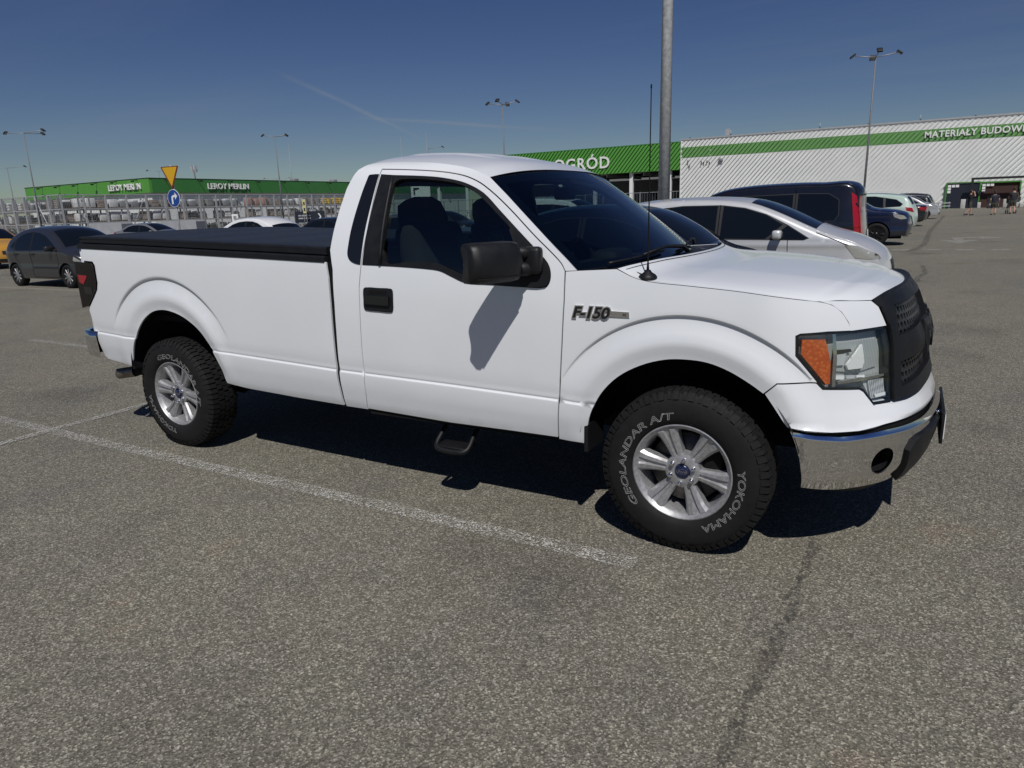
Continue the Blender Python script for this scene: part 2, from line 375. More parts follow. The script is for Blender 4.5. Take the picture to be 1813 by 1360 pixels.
# ============================================================ pickup truck
RK = 0.0265
PLAN = [(-4.75, -.975), (-4.4, -.983), (-3.5, -.985), (-2, -.985), (-.5, -.985), (.22, -.985), (.40, -.972), (.54, -.922), (.66, -.84), (.765, -.735), (.85, -.62), (.906, -.49), (.94, -.33), (.960, -.16), (.966, 0.)]
PL = np.array(crom(PLAN, 12)); SL = np.concatenate([[0], np.cumsum(np.linalg.norm(np.diff(PL, axis=0), axis=1))]); SL = SL-np.interp(0, PL[:, 0], SL)
TG = np.gradient(PL, SL, axis=0); TG /= np.linalg.norm(TG, axis=1)[:, None]; NR = np.stack([TG[:, 1], -TG[:, 0]], 1); SMAX = SL[-1]
def smt(T): # table with smooth interpolation
    c = np.array(crom(T, 10)); return c
T_CAB = smt([(.36, .08), (.45, .042), (.52, .026), (.60, .012), (.75, .003), (.95, 0), (1.1, .004), (1.2, .012), (1.31, .028), (1.45, .062), (1.6, .118), (1.75, .183), (1.79, .208), (1.82, .242), (1.84, .285)])
T_BED = smt([(.36, .08), (.45, .042), (.52, .026), (.60, .012), (.75, .003), (.95, 0), (1.1, .001), (1.25, .006), (1.36, .014), (2, .03)])
T_NOSE = smt([(.3, -.02), (.42, -.05), (.6, -.055), (.68, -.045), (.76, -.01), (.85, .02), (1.0, .045), (1.15, .08), (1.25, .12)])
CRS = [(-4.48, .799), (-4.05, .777), (-3.19, .746), (-2.08, .708), (-1.25, .695), (-.61, .680), (-.445, .673)]
ARCH = ((0., .44, .497, .69), (-3.63, .515, .495, .712))
def disp(s, z):
    zc = tab(CRS, s); far = sm(-.2, -.5, s)
    d = far*(.004*(1-sm(zc-.0045, zc+.0035, z))-.0045*np.exp(-((z-zc-.007)/.006)**2)-.003*np.exp(-((z-zc-.03)/.03)**2))
    for cx, cz, R1, R2 in ARCH:
        r = np.hypot(s-cx, z-cz); sn = (z-cz)/np.maximum(r, 1e-6); w = sm(.42, .8, sn)*(r < R2+.03)
        q = (R2-r)/(R2-R1)
        d = d+w*(-.016*sm(-.03, .03, q)*(1-sm(.03, .62, q)))
        k = sm(-.1, .25, sn); d = d+k*(.006*sm(.15, .62, q)*(1-sm(.62, 1.02, q))-.010*np.clip((q-.66)/.36, 0, 1))*(q < 1.2)
    return d
def side(kind='cab', off=0., feat=True):
    T = T_BED if kind == 'bed' else T_CAB
    def fn(s, z):
        s = np.asarray(s, float); z = np.asarray(z, float)
        x = np.interp(s, SL, PL[:, 0]); y = np.interp(s, SL, PL[:, 1]); nx = np.interp(s, SL, NR[:, 0]); ny = np.interp(s, SL, NR[:, 1])
        zb = z+RK*np.minimum(x, .3); ins = np.interp(zb, T[:, 0], T[:, 1])+sm(.3, .85, x)*np.interp(zb, T_NOSE[:, 0], T_NOSE[:, 1])-off
        if feat: ins = ins-disp(s, z)
        return np.stack([x-nx*ins, y-ny*ins, z], -1)
    return fn
def P3(s, z, kind='cab', off=0.): return side(kind, off)(np.array([s]), np.array([z]))[0]
def crease_pts(a, b):
    ss = np.append(np.arange(a, b, .04), b); return [[(s, tab(CRS, s)+o) for s in ss] for o in (-.03, -.010, -.005, 0., .005, .010, .018, .028, .045, .07)]
def ring_pts(k, t0=-10, t1=190):
    cx, cz, R1, R2 = ARCH[k]; T = np.radians(np.arange(t0, t1, 2.5))
    return [[(cx+r*math.cos(t), cz+r*math.sin(t)) for t in T] for r in (R1+.03, R1+.055, R1+.085, R1+.12, R2-.04, R2-.02, R2-.010, R2-.005, R2, R2+.006, R2+.02)]
truck = empty('pickup_truck', (0, 0, 0), 0, 'long white single-cab pickup truck with black tonneau cover parked in the foreground', 'pickup truck')
# --- outlines in metres: along the flank (s) and height (z)
bed_top = [(-4.511, 1.429), (-3.953, 1.412), (-3.383, 1.392), (-2.873, 1.374), (-2.562, 1.364), (-2.077, 1.346)]
bed_front = [(-2.064, 1.255), (-2.064, 1.105), (-2.068, .952), (-2.071, .784), (-2.074, .654), (-2.074, .564), (-2.075, .486)]
arch_r = crom([(-3.115, .527), (-3.134, .64), (-3.197, .769), (-3.276, .872), (-3.402, .951), (-3.521, .992), (-3.65, 1.007), (-3.774, .986), (-3.891, .925), (-3.993, .83), (-4.062, .735), (-4.122, .622), (-4.156, .563)], 4)
tail_o = [(-4.60, 1.332), (-4.385, 1.322), (-4.367, 1.30), (-4.365, 1.18), (-4.385, 1.125), (-4.52, 1.0), (-4.60, .985)]
bed = bed_top+bed_front+[(-2.445, .492), (-2.922, .508)]+arch_r+[(-4.451, .595), (-4.475, .62), (-4.50, .80), (-4.53, .97), (-4.51, 1.0), (-4.375, 1.125), (-4.355, 1.18), (-4.357, 1.305), (-4.38, 1.333), (-4.515, 1.34)]
both('bed_side', panel(bed, side('bed'), lines=crease_pts(-4.45, -2.08)+ring_pts(1), step=.04, edge=.025), M_WHITE, truck)
cab_rear = [(-2.055, .482), (-2.050, .634), (-2.044, .786), (-2.036, .953), (-2.032, 1.106), (-2.036, 1.304), (-2.06, 1.412), (-2.045, 1.52), (-2.027, 1.634), (-2.003, 1.749), (-1.975, 1.815), (-1.955, 1.85)]
roof_edge = crom([(-1.955, 1.85), (-1.90, 1.88), (-1.75, 1.882), (-1.6, 1.874), (-1.45, 1.86), (-1.3, 1.838), (-1.18, 1.812), (-1.06, 1.766)], 5)
wind_edge = [(-1.06, 1.766), (-.941, 1.674), (-.748, 1.516), (-.572, 1.367), (-.518, 1.318)]
door_top = crom([(-1.779, 1.842), (-1.631, 1.832), (-1.427, 1.814), (-1.28, 1.793), (-1.182, 1.768), (-1.083, 1.723), (-.931, 1.619), (-.74, 1.464), (-.653, 1.395), (-.602, 1.349), (-.579, 1.314)], 4)
door_front = [(-.578, 1.18), (-.589, .974), (-.605, .758), (-.632, .482)]
door_rear = [(-1.882, .488), (-1.866, .587), (-1.855, .707), (-1.852, .85), (-1.842, 1.074), (-1.838, 1.208), (-1.824, 1.327), (-1.797, 1.516)]
door_o = door_top+door_front+[(-.927, .480), (-1.291, .474)]+door_rear
win_o = crom([(-1.852, 1.818), (-1.685, 1.808), (-1.42, 1.787), (-1.272, 1.763), (-1.175, 1.735), (-1.075, 1.687), (-.971, 1.605), (-.825, 1.487), (-.734, 1.411), (-.673, 1.355), (-.652, 1.314), (-.652, 1.265), (-.675, 1.236), (-.804, 1.234), (-.974, 1.240), (-1.13, 1.247), (-1.218, 1.277), (-1.284, 1.302), (-1.341, 1.311), (-1.538, 1.322), (-1.745, 1.329), (-1.82, 1.332), (-1.891, 1.347), (-1.924, 1.38), (-1.924, 1.437), (-1.906, 1.582), (-1.883, 1.711), (-1.864, 1.79)], 4, True)
glass_o = crom([(-1.66, 1.352), (-1.672, 1.56), (-1.668, 1.755), (-1.62, 1.783), (-1.367, 1.764), (-1.22, 1.735), (-1.119, 1.689), (-.966, 1.576), (-.865, 1.485), (-.845, 1.40), (-.87, 1.30), (-1.0, 1.285), (-1.14, 1.288), (-1.23, 1.315), (-1.32, 1.345), (-1.5, 1.352)], 3, True)
# door window reveal: part of the outline that lies on the door
win_o = dens(win_o, .004)
win_d = [q for q in win_o if q[0] > tab([(z, s) for s, z in door_rear]+[(1.842, -1.779)], q[1])+.0045]
i0 = max(range(len(win_d)), key=lambda i: math.hypot(win_d[i][0]-win_d[i-1][0], win_d[i][1]-win_d[i-1][1])); win_d = win_d[i0:]+win_d[:i0]
win_q = [q for q in win_o if q[0] < tab([(z, s) for s, z in door_rear]+[(1.842, -1.779)], q[1])-.0065]
i0 = max(range(len(win_q)), key=lambda i: math.hypot(win_q[i][0]-win_q[i-1][0], win_q[i][1]-win_q[i-1][1])); win_q = win_q[i0:]+win_q[:i0]
cab_o = cab_rear+roof_edge[1:]+wind_edge[1:]+[q for q in grow(door_o, .005)[:len(door_top)]][::-1]+[(-1.785, 1.842)]+[(a-.005, b) for a, b in door_rear[::-1]]+[(-1.887, .482)]
both('cab_side', panel(cab_o, side('cab'), lines=crease_pts(-2.04, -1.86), step=.04, edge=.025), M_WHITE, truck)
doors = both('door', panel(grow(door_o, -.001), side('cab'), holes=[win_d], lines=crease_pts(-1.85, -.62), step=.04, edge=.025), M_WHITE, truck)
for d, mir in zip(doors, (0, 1)):
    f = (lambda x: mirror_y(x)) if mir else (lambda x: x)
    sheet('window_trim', f(panel(grow(win_d, -.001), side('cab', .003), holes=[glass_o], step=.05, edge=.02, thick=.02)), M_BLACKP, d)
    sheet('window_glass', f(panel(grow(glass_o, .01), side('cab', -.016), step=.08, edge=.03, thick=0)), M_GLASS2, d)
    # divider bar and quarter post
    sg = -1 if not mir else 1
    bar = MB().tube([(P3(-1.688+.004*t, 1.335+.46*t, off=.006)*np.array((1, sg*-1, 1))).tolist() for t in np.linspace(0, 1, 8)], .011, 8)
    bar.build('divider_bar', M_BLACKP, d)
    # handle: recessed dark cup, flap and pull
    hx = [(-1.806, 1.21), (-1.60, 1.206), (-1.604, 1.076), (-1.808, 1.084)]
    ho = crom(sum([[(a*.9+b*.1) for a, b in zip(hx[i], hx[(i+1) % 4])] for i in range(0)], []) or [(-1.79, 1.21), (-1.70, 1.209), (-1.615, 1.207), (-1.602, 1.195), (-1.601, 1.14), (-1.604, 1.088), (-1.617, 1.077), (-1.70, 1.079), (-1.795, 1.083), (-1.808, 1.096), (-1.808, 1.14), (-1.806, 1.198)], 3, True)
    h = sheet('handle', f(panel(ho, side('cab', .006), step=.03, edge=.012, thick=.012)), M_BLACKP, d)
    sheet('pull', f(panel([(-1.79, 1.168), (-1.62, 1.165), (-1.622, 1.115), (-1.79, 1.12)], side('cab', .02), step=.04, edge=.02, thick=.02)), M_GLOSSB, h)
    sheet('recess', f(panel([(-1.765, 1.196), (-1.64, 1.194), (-1.645, 1.176), (-1.765, 1.178)], side('cab', .0075), step=.04, edge=.02, thick=0)), M_SEAL, h)
both('quarter_trim', panel(win_q, side('cab', .004), step=.05, edge=.02, thick=.006), M_GLOSSB, truck)
# --- front wing
arch_f = crom([(-.475, .53), (-.45, .628), (-.395, .736), (-.308, .829), (-.197, .894), (-.083, .93), (.013, .938), (.107, .931), (.199, .901), (.29, .852), (.345, .815)], 4)
seam_h = crom([(-.321, 1.327), (-.23, 1.288), (-.143, 1.271), (-.002, 1.26), (.239, 1.239), (.481, 1.207), (.56, 1.196), (.627, 1.179), (.674, 1.149), (.708, 1.104), (.722, 1.072)], 4)
fender = [(-.626, .474), (-.599, .758), (-.583, .974), (-.572, 1.18), (-.572, 1.312), (-.512, 1.316)]+[(a, b-.001) for a, b in seam_h]+[(.60, 1.076), (.478, 1.073), (.458, 1.064), (.462, .98), (.558, .868), (.395, .866), (.347, .818)]+arch_f[::-1]+[(-.487, .468)]
both('front_wing', panel(fender, side('cab'), lines=crease_pts(-.615, -.50)+ring_pts(0), step=.04, edge=.025), M_WHITE, truck)
# --- bonnet: top skin plus rolled nose
ED = np.array([(-.317, 1.3285), (-.23, 1.2895), (-.143, 1.2725), (-.002, 1.2615), (.239, 1.2405), (.481, 1.2085), (.56, 1.1975), (.66, 1.196), (.76, 1.188), (.872, 1.182)])
EDc = np.array(crom(ED, 8)); EDu = np.linspace(0, 1, len(EDc))
HG = np.array(crom([(0, 1.), (.35, .99), (.56, .965), (.63, .945), (.655, .925), (.72, .83), (.80, .68), (.90, .43), (.96, .21), (1., 0.)], 8))
def hood_fn(u, v):
    s = np.interp(u, EDu, EDc[:, 0]); z = np.interp(u, EDu, EDc[:, 1]); E = side('cab', 0, False)(s, z); a = np.abs(v)
    bow = (1-v*v); rise = np.interp(u, [0, .3, .6, .85, 1], [.022, .042, .052, .045, .024])
    x = E[:, 0]+np.interp(u, [0, 1], [.17, .115])*bow
    return np.stack([x, -E[:, 1]*v*-1*-1, z+rise*np.interp(a, HG[:, 0], HG[:, 1])], -1)
hv = np.concatenate([np.linspace(-1, -.9, 8), np.linspace(-.9, .9, 121)[1:-1], np.linspace(.9, 1, 8)])
hood = sheet('bonnet', grid(lambda u, v: hood_fn(np.clip(u, 0, 1), v)*np.array([1, 1, 1]), np.linspace(0, 1, 60), hv), M_WHITE, truck)
nose = [(.485, 1.209), (.56, 1.2), (.66, 1.193), (.76, 1.186), (.868, 1.179), (.905, 1.152), (.936, 1.073), (.72, 1.07), (.712, 1.104), (.678, 1.149), (.631, 1.18), (.56, 1.199)]
for f in (lambda q: q, mirror_y): sheet('bonnet_nose', f(panel(nose[1:-1], side('cab', 0), step=.03, edge=.02)), M_WHITE, hood)
# --- roof, windscreen, cowl
RE = np.array(roof_edge); WE = np.array(wind_edge[::-1])
def roof_fn(u, v):
    s = np.interp(u, np.linspace(0, 1, len(RE)), RE[:, 0]); z = np.interp(u, np.linspace(0, 1, len(RE)), RE[:, 1]); E = side('cab', 0, False)(s, z); a = np.abs(v)
    rib = .010*np.exp(-((a-.52)/.05)**2)+.010*np.exp(-((a-.18)/.05)**2); rib = rib*sm(.08, .25, u)*(1-sm(.55, .8, u))
    return np.stack([E[:, 0]+np.interp(u, [0, .12, 1], [-.05, -.01, .09])*(1-v*v), E[:, 1]*v*-1, z+np.interp(u, [0, .15, .5, 1], [.05, .062, .062, .048])*(1-a**3.2)+rib], -1)
sheet('roof', grid(roof_fn, np.linspace(0, 1, 40), np.linspace(-1, 1, 61)), M_WHITE, truck)
def wind_fn(ins=0.):
    def fn(u, v):
        t = np.linspace(0, 1, len(WE)); s = np.interp(u, t, WE[:, 0]); z = np.interp(u, t, WE[:, 1]); E = side('cab', 0, False)(s, z)
        return np.stack([E[:, 0]+np.interp(u, [0, 1], [.20, .088])*(1-v*v)-ins, E[:, 1]*v*-.985, z+np.interp(u, [0, 1], [.0, .046])*(1-np.abs(v)**2.4)-ins], -1)
    return fn
sheet('windscreen', grid(wind_fn(), np.linspace(.02, .995, 20), np.linspace(1, -1, 31)), M_GLASS, truck)
fr = join(grid(wind_fn(.004), np.linspace(-.05, .16, 6), np.linspace(1, -1, 31)), grid(wind_fn(.004), np.linspace(.90, 1., 6), np.linspace(1, -1, 31)),
          grid(wind_fn(.004), np.linspace(.16, .90, 12), np.linspace(1, .93, 4)), grid(wind_fn(.004), np.linspace(.16, .90, 12), np.linspace(-.93, -1, 4)))
sheet('windscreen_band', fr, M_GLOSSB, truck)
def cowl_fn(u, v):
    A = wind_fn(.01)(np.full_like(u, .01), v); B = hood_fn(np.zeros_like(u), v); B = B-np.array([0.0, 0, .014])
    return A*(1-u[:, None])+B*u[:, None]-np.stack([0*u, 0*u, .02*np.sin(u*math.pi)], -1)
sheet('cowl', grid(cowl_fn, np.linspace(0, 1.12, 8), np.linspace(-.97, .97, 31)), M_BLACKP, truck)
box('cowl_tray', (-.36, 0, 1.22), (.42, 1.7, .1), M_DARK, truck)
def wiper(y0, x0, y1, u1):
    base = wind_fn(-.02)(np.array([-.06]), np.array([y0/.9]))[0]; tip = wind_fn(-.02)(np.array([u1]), np.array([y1/.9]))[0]; mid = base*.45+tip*.55+np.array([.01, 0, .035])
    w = MB().tube([base.tolist(), (base*.75+mid*.25+np.array([0, 0, .018])).tolist(), mid.tolist(), tip.tolist()], [.014, .012, .009, .006], 8); w.build('wiper_arm', M_BLACKP, truck)
    bl = [(wind_fn(-.012)(np.array([u1+(t-.5)*.10]), np.array([(y1+(t-.5)*.56)/.9]))[0]).tolist() for t in np.linspace(0, 1, 9)]
    MB().tube(bl, .008, 6).build('wiper_blade', M_BLACKP, truck)
wiper(.12, 0, -.44, .07); wiper(.80, 0, .26, .10)
# --- dark gaps behind the shut lines
def gap(name, pts, w=.016, off=-.009, kind='cab', parent=truck):
    pts = dens(pts, .05, False); P = np.array(pts); t = np.gradient(P, axis=0); t /= np.linalg.norm(t, axis=1)[:, None]+1e-9; n = np.stack([-t[:, 1], t[:, 0]], 1)
    A = side(kind, off)(*(P+n*w/2).T); B = side(kind, off)(*(P-n*w/2).T); k = len(P)
    V = [tuple(q) for q in A]+[tuple(q) for q in B]; F = [(i, i+1, k+i+1, k+i) for i in range(k-1)]
    for sg in (1, -1): meshobj(name, [(x, sg*y, z) for x, y, z in V], F, M_SEAL, parent)
gap('door_seal', door_top+door_front+[(-.927, .480), (-1.291, .474), (-1.882, .488)]+door_rear[1:]+[door_top[0]], .02)
gap('bonnet_seal', seam_h, .010, -.012)
gap('bed_gap_seal', [(a+.008, b) for a, b in bed_top[-1:]+bed_front], .05, -.014)
gap('bumper_seal', [(.34, .815), (.395, .866), (.56, .868)], .02)
# --- lamps
hl_o = [(.465, 1.062), (.478, 1.069), (.60, 1.07), (.72, 1.066), (.932, 1.066), (.944, .98), (.938, .86), (.918, .757), (.825, .757), (.782, .815), (.757, .826), (.591, .838), (.566, .865), (.470, .981)]
for mir in (0, 1):
    f = mirror_y if mir else (lambda q: q)
    hl = sheet('headlight', f(panel(grow(hl_o, .004), side('cab', -.05), step=.03, edge=.02, thick=0)), M_HOUSE, truck)
    sheet('lamp_bezel', f(panel(grow(hl_o, .006), side('cab', -.006), holes=[grow(hl_o, -.007)], step=.03, edge=.02, thick=.045)), M_GLOSSB, hl)
    sheet('turn_signal', f(panel([(.488, 1.046), (.592, 1.043), (.606, 1.0), (.62, .947), (.62, .858), (.603, .853), (.487, .985)], side('cab', -.006), step=.03, edge=.02, thick=.03)), M_AMBER, hl)
    fc_ = lambda P, o, m_, nm, th=.012: sheet(nm, f(panel(P, side('cab', o), step=.02, edge=.015, thick=th)), m_, hl)
    fc_([(.655, 1.045), (.90, 1.05), (.915, .99), (.90, .90), (.78, .885), (.66, .90)], -.04, M_HOUSE, 'reflector_plate')
    fc_([(.71, .925), (.80, 1.005), (.808, .93), (.795, .905), (.72, .905)], -.020, M_FACET, 'painted_glint_facet')  # white triangle painted as the sun glint on the reflector
    fc_([(.66, .99), (.735, .99), (.742, .978), (.66, .975)], -.024, M_DISC, 'lamp_baffle', .02)
    fc_([(.658, .972), (.715, .972), (.70, .925), (.658, .925)], -.028, M_REFL, 'reflector_step')
    for k in range(3): fc_([(.655+k*.055, .886-.004*k), (.70+k*.055, .883-.004*k), (.70+k*.055, .866), (.655+k*.055, .868)], -.022, M_FACET if k != 1 else M_REFL, 'lower_facet')
    for k in range(9): fc_([(.825+k*.0105, .85), (.831+k*.0105, .85), (.835+k*.0095, .775), (.829+k*.0095, .775)], -.018, M_REFL, 'reflector_flute', .006)
    fc_([(.845, .792), (.91, .795), (.908, .782), (.85, .778)], -.012, M_FACET, 'lower_glint', .004)  # thin pale strip, a highlight put in by colour
    sheet('lamp_divider', f(panel([(.632, 1.06), (.648, 1.06), (.655, .95), (.648, .84), (.632, .84), (.636, .95)], side('cab', -.012), step=.03, edge=.02, thick=.035)), M_CHROME, hl)
    sheet('lower_reflector', f(panel([(.80, .85), (.91, .852), (.90, .77), (.84, .77)], side('cab', -.03), step=.03, edge=.02, thick=.02)), M_REFL, hl)
    sheet('lamp_shelf', f(panel([(.66, .862), (.93, .872), (.93, .862), (.66, .850)], side('cab', -.012), step=.03, edge=.02, thick=.03)), M_CHROME, hl)
    sheet('lens', f(panel(grow(hl_o, -.006), side('cab', .002), step=.05, edge=.025, thick=0)), M_LENS, hl)
    tl = sheet('tail_light', f(panel(tail_o, side('bed', .012), step=.03, edge=.02, thick=.05)), M_TAIL, truck)
    sheet('red_segment', f(panel([(-4.58, 1.235), (-4.47, 1.23), (-4.46, 1.22), (-4.52, 1.165), (-4.57, 1.18)], side('bed', .015), step=.04, edge=.02, thick=.002)), M_RED, tl)
    sheet('reverse_segment', f(panel([(-4.52, 1.15), (-4.42, 1.145), (-4.42, 1.09), (-4.52, 1.095)], side('bed', .0145), step=.04, edge=.02, thick=.002)), M_GLOSSB, tl)
# --- lower front cover, chrome bumper, grille
def full(VFN):  # right half plus left half as one sheet
    return join(VFN, mirror_y(VFN))
val = [(.352, .813), (.398, .860), (.556, .862), (.584, .834), (.757, .822), (.776, .811), (.822, .750), (.92, .748), (1.02, .748), (1.2, .757), (1.4, .764), (SMAX, .768), (SMAX, .69), (1.4, .688), (1.2, .684), (1.06, .678), (.876, .669), (.74, .657), (.622, .656), (.452, .669), (.436, .69), (.393, .754)]
def val_fn(s, z): # a shelf under the grille and a soft lower lip
    P = side('cab', 0)(s, z); w = sm(.8, .95, s)*sm(.70, .77, z)
    nx = np.interp(s, SL, NR[:, 0]); ny = np.interp(s, SL, NR[:, 1]); o = -.012*np.exp(-((z-.672)/.012)**2)+.0*w
    return P+np.stack([nx*o, ny*o, 0*s], -1)
sheet('front_valance', full(panel(val, val_fn, step=.03, edge=.02)), M_WHITE, truck)
def shelf_fn(u, v):
    s = u; A = val_fn(s, np.interp(s, [.82, 1.02, 1.4, SMAX], [.749, .748, .764, .768])); B = side('cab', -.10)(s, np.full_like(s, .785))
    return A*(1-v[:, None])+B*v[:, None]
sh = grid(shelf_fn, np.linspace(.83, SMAX, 30), np.linspace(0, 1, 4)); sheet('valance_shelf', full(sh), M_WHITE, truck)
chrome = [(.462, .655), (.56, .643), (.657, .634), (.76, .638), (.878, .646), (1.03, .650), (1.2, .655), (1.4, .66), (SMAX, .662), (SMAX, .59), (1.4, .592), (1.2, .598), (1.06, .592), (1.015, .575), (.995, .53), (1.02, .43), (1.035, .368), (.95, .366), (.85, .366), (.729, .366), (.639, .372), (.537, .386), (.505, .536), (.483, .604)]
def chr_fn(s, z):
    P = side('cab', .012)(s, z); nx = np.interp(s, SL, NR[:, 0]); ny = np.interp(s, SL, NR[:, 1]); zt = np.interp(s, [.46, .66, .88, 1.2, SMAX], [.655, .634, .646, .655, .662])
    o = -.016*sm(.012, 0, zt-z)-.012*sm(.46, .37, z)+.003*np.exp(-((zt-z-.018)/.008)**2)
    return P+np.stack([nx*o, ny*o, 0*s], -1)
fog = [(.866+.055*math.cos(a), .507+.062*math.sin(a)) for a in np.linspace(0, 2*math.pi, 28, endpoint=False)]
cb = sheet('chrome_bumper', full(panel(chrome, chr_fn, holes=[fog], step=.03, edge=.015, lines=[[(s, np.interp(s, [.46, .66, .88, 1.2, SMAX], [.655, .634, .646, .655, .662])-o) for s in np.arange(.48, SMAX, .03)] for o in (.012, .018, .025, .032, .042)])), M_CHROME, truck)
for sg in (1, -1):
    c = P3(.866, .507); n = np.array([.66, -.72, 0]); q = c-n*.005
    t = MB().tube([(q*np.array([1, sg, 1])).tolist(), ((q-n*.09)*np.array([1, sg, 1])).tolist()], [.066, .058], 24, cap=False)
    fo = t.build('fog_lamp_recess', M_BLACKP, cb, fix=False)
    MB().tube([((q-n*.07)*np.array([1, sg, 1])).tolist(), ((q-n*.085)*np.array([1, sg, 1])).tolist()], .062, 20).build('recess_plate', M_DARK, cb)
ins = [(1.035, .365), (1.02, .43), (.998, .53), (1.018, .573), (1.06, .588), (1.2, .594), (1.4, .588), (SMAX, .586), (SMAX, .355), (1.4, .355), (1.2, .358)]
sheet('bumper_insert', full(panel(ins, side('cab', .028), step=.04, edge=.02, thick=.05)), M_BLACKP, truck)
filler = [(.45, .70), (.6, .69), (.9, .70), (SMAX, .72), (SMAX, .62), (.9, .61), (.66, .60), (.48, .61)]
sheet('bumper_filler', full(panel(filler, side('cab', -.025), step=.05, edge=.03, thick=0)), M_SEAL, truck)
air = [(.57, .385), (.9, .362), (1.2, .352), (SMAX, .35), (SMAX, .27), (1.2, .275), (.9, .30), (.66, .34)]
sheet('air_dam', full(panel(air, side('cab', -.07), step=.05, edge=.03, thick=.02)), M_BLACKP, truck)
pl = box('plate_holder', (1.036, -.02, .545), (.014, .52, .155), M_BLACKP, truck, bev=.004)
box('licence_plate', (1.045, -.02, .545), (.004, .50, .112), mat('plate_white', (.7, .7, .7), .4), pl)
for yy in (-.2, .16): MB().tube([(.98, yy, .6), (1.04, yy, .6)], .012, 8).build('plate_bracket', M_CHROME, truck)
# grille: moulded frame with two honeycomb openings, centre bar and letters
gr_o = [(.878, 1.180), (.915, 1.153), (.946, 1.073), (.952, .98), (.945, .86), (.93, .765), (1.02, .763), (1.2, .775), (1.4, .785), (SMAX, .788), (SMAX, 1.213), (1.4, 1.212), (1.2, 1.206), (1.05, 1.196)]
up_o = [(1.012, 1.155), (.998, 1.025), (1.10, 1.035), (1.30, 1.06), (SMAX-.002, 1.06), (SMAX-.002, 1.165), (1.3, 1.165)]
lo_o = [(1.00, .915), (.99, .812), (1.10, .822), (1.3, .84), (SMAX-.002, .842), (SMAX-.002, .93), (1.18, .93)]
def gfn(off):
    def fn(s, z):
        P = side('cab', off)(s, z); nx = np.interp(s, SL, NR[:, 0]); ny = np.interp(s, SL, NR[:, 1])
        o = -.012*sm(1.15, 1.215, z)+.014*np.exp(-((z-.99)/.075)**2)*sm(1.05, 1.2, s)
        return P+np.stack([nx*o, ny*o, 0*s], -1)
    return fn
gr = sheet('grille', full(panel(gr_o, gfn(.014), holes=[up_o, lo_o], step=.025, edge=.02, thick=.05)), M_BLACKP, truck)
def gtop(u, v): # moulded top that rolls back to the bonnet edge
    A = gfn(.014)(u, np.interp(u, [.878, 1.05, 1.2, 1.4, SMAX], [1.18, 1.196, 1.206, 1.212, 1.213])); t = (u-.872)/(SMAX-.872)
    B = hood_fn(np.full_like(u, .985), 1-t)*np.array([1, 1, 1]); B[:, 1] = -np.abs(B[:, 1]); B[:, 2] -= .006
    r = np.sin(v*math.pi)*.016*np.clip(t*6, 0, 1); return A*(1-v[:, None])+B*v[:, None]+np.stack([r*.3, 0*u, r], -1)
sheet('grille_top', full(grid(gtop, np.linspace(.878, SMAX, 40), np.linspace(0, 1, 8))), M_BLACKP, gr)
def honey(poly, off):
    mb = MB(); p = .038; V = []; r = p/math.sqrt(3)
    for j in range(-1, 14):
        for i in range(-1, 28):
            s = .96+i*p+(p/2 if j % 2 else 0); z = min(q[1] for q in poly)+j*p*.866
            if not inside(np.array([(s, z)]), grow(poly, .02))[0]: continue
            A = []
            for rr, dd in ((r*.985, .0), (r*.72, .0), (r*.66, -.022)):
                ss = np.array([s+rr*math.sin(math.pi/3*k) for k in range(6)]); zz = np.array([z+rr*math.cos(math.pi/3*k) for k in range(6)])
                A += [tuple(q) for q in gfn(off+dd)(np.minimum(ss, SMAX), zz)]
            F = [(k, (k+1) % 6, 6+(k+1) % 6, 6+k) for k in range(6)]+[(6+k, 6+(k+1) % 6, 12+(k+1) % 6, 12+k) for k in range(6)]
            mb.add(A, F); mb.add([(x, -y, zq) for x, y, zq in A], [f[::-1] for f in F])
    return mb
honey(up_o, -.012).build('honeycomb', M_HEX, gr, fix=False); honey(lo_o, -.012).build('honeycomb', M_HEX, gr, fix=False)
bk = [(.95, 1.18), (.96, .80), (SMAX, .80), (SMAX, 1.18)]
sheet('radiator_screen', full(panel(bk, side('cab', -.07), step=.06, thick=0)), M_SEAL, gr)
def let_fn(x, y, zd):  # letters laid across the centre bar, reading from the truck's right to its left
    s = SMAX-abs(x); P = gfn(.018+zd)(np.array([s]), np.array([.915+y]))[0]; return (P[0], P[1]*(1 if x < 0 else -1), P[2])
text_obj('grille_letters', 'FORD', let_fn, M_BLACKP, gr, size=.20, extrude=.009, space=1.45, bold=.008)
# --- wing badge
bd = [(-.352, 1.112), (-.345, 1.139), (-.25, 1.137), (-.248, 1.112)]
for mir in (0, 1):
    f = mirror_y if mir else (lambda q: q); sg = -1 if mir else 1
    b = sheet('badge', f(panel(bd, side('cab', .005), step=.03, edge=.015, thick=.005)), M_CHROME, truck)
    def bfn(x, y, zd, o=(-.440, 1.103), k=1.0):
        P = P3(o[0]+sg*x, o[1]+y, off=.004+zd); return (P[0], P[1]*sg, P[2])
    text_obj('badge_edge', 'F-150', lambda x, y, zd: bfn(x*1.12, y, zd), M_CHROME, b, size=.072, shear=.25, bold=.0068, extrude=.003, space=.98)
    text_obj('badge_lettering', 'F-150', lambda x, y, zd: bfn(x*1.12, y, zd+.0036), M_GLOSSB, b, size=.072, shear=.25, bold=.0022, extrude=.0008, space=.98)
    text_obj('badge_lettering', 'XL', lambda x, y, zd: bfn(x, y, zd+.003, (-.272, 1.118)), M_GLOSSB, b, size=.018, shear=.2, extrude=.0005)
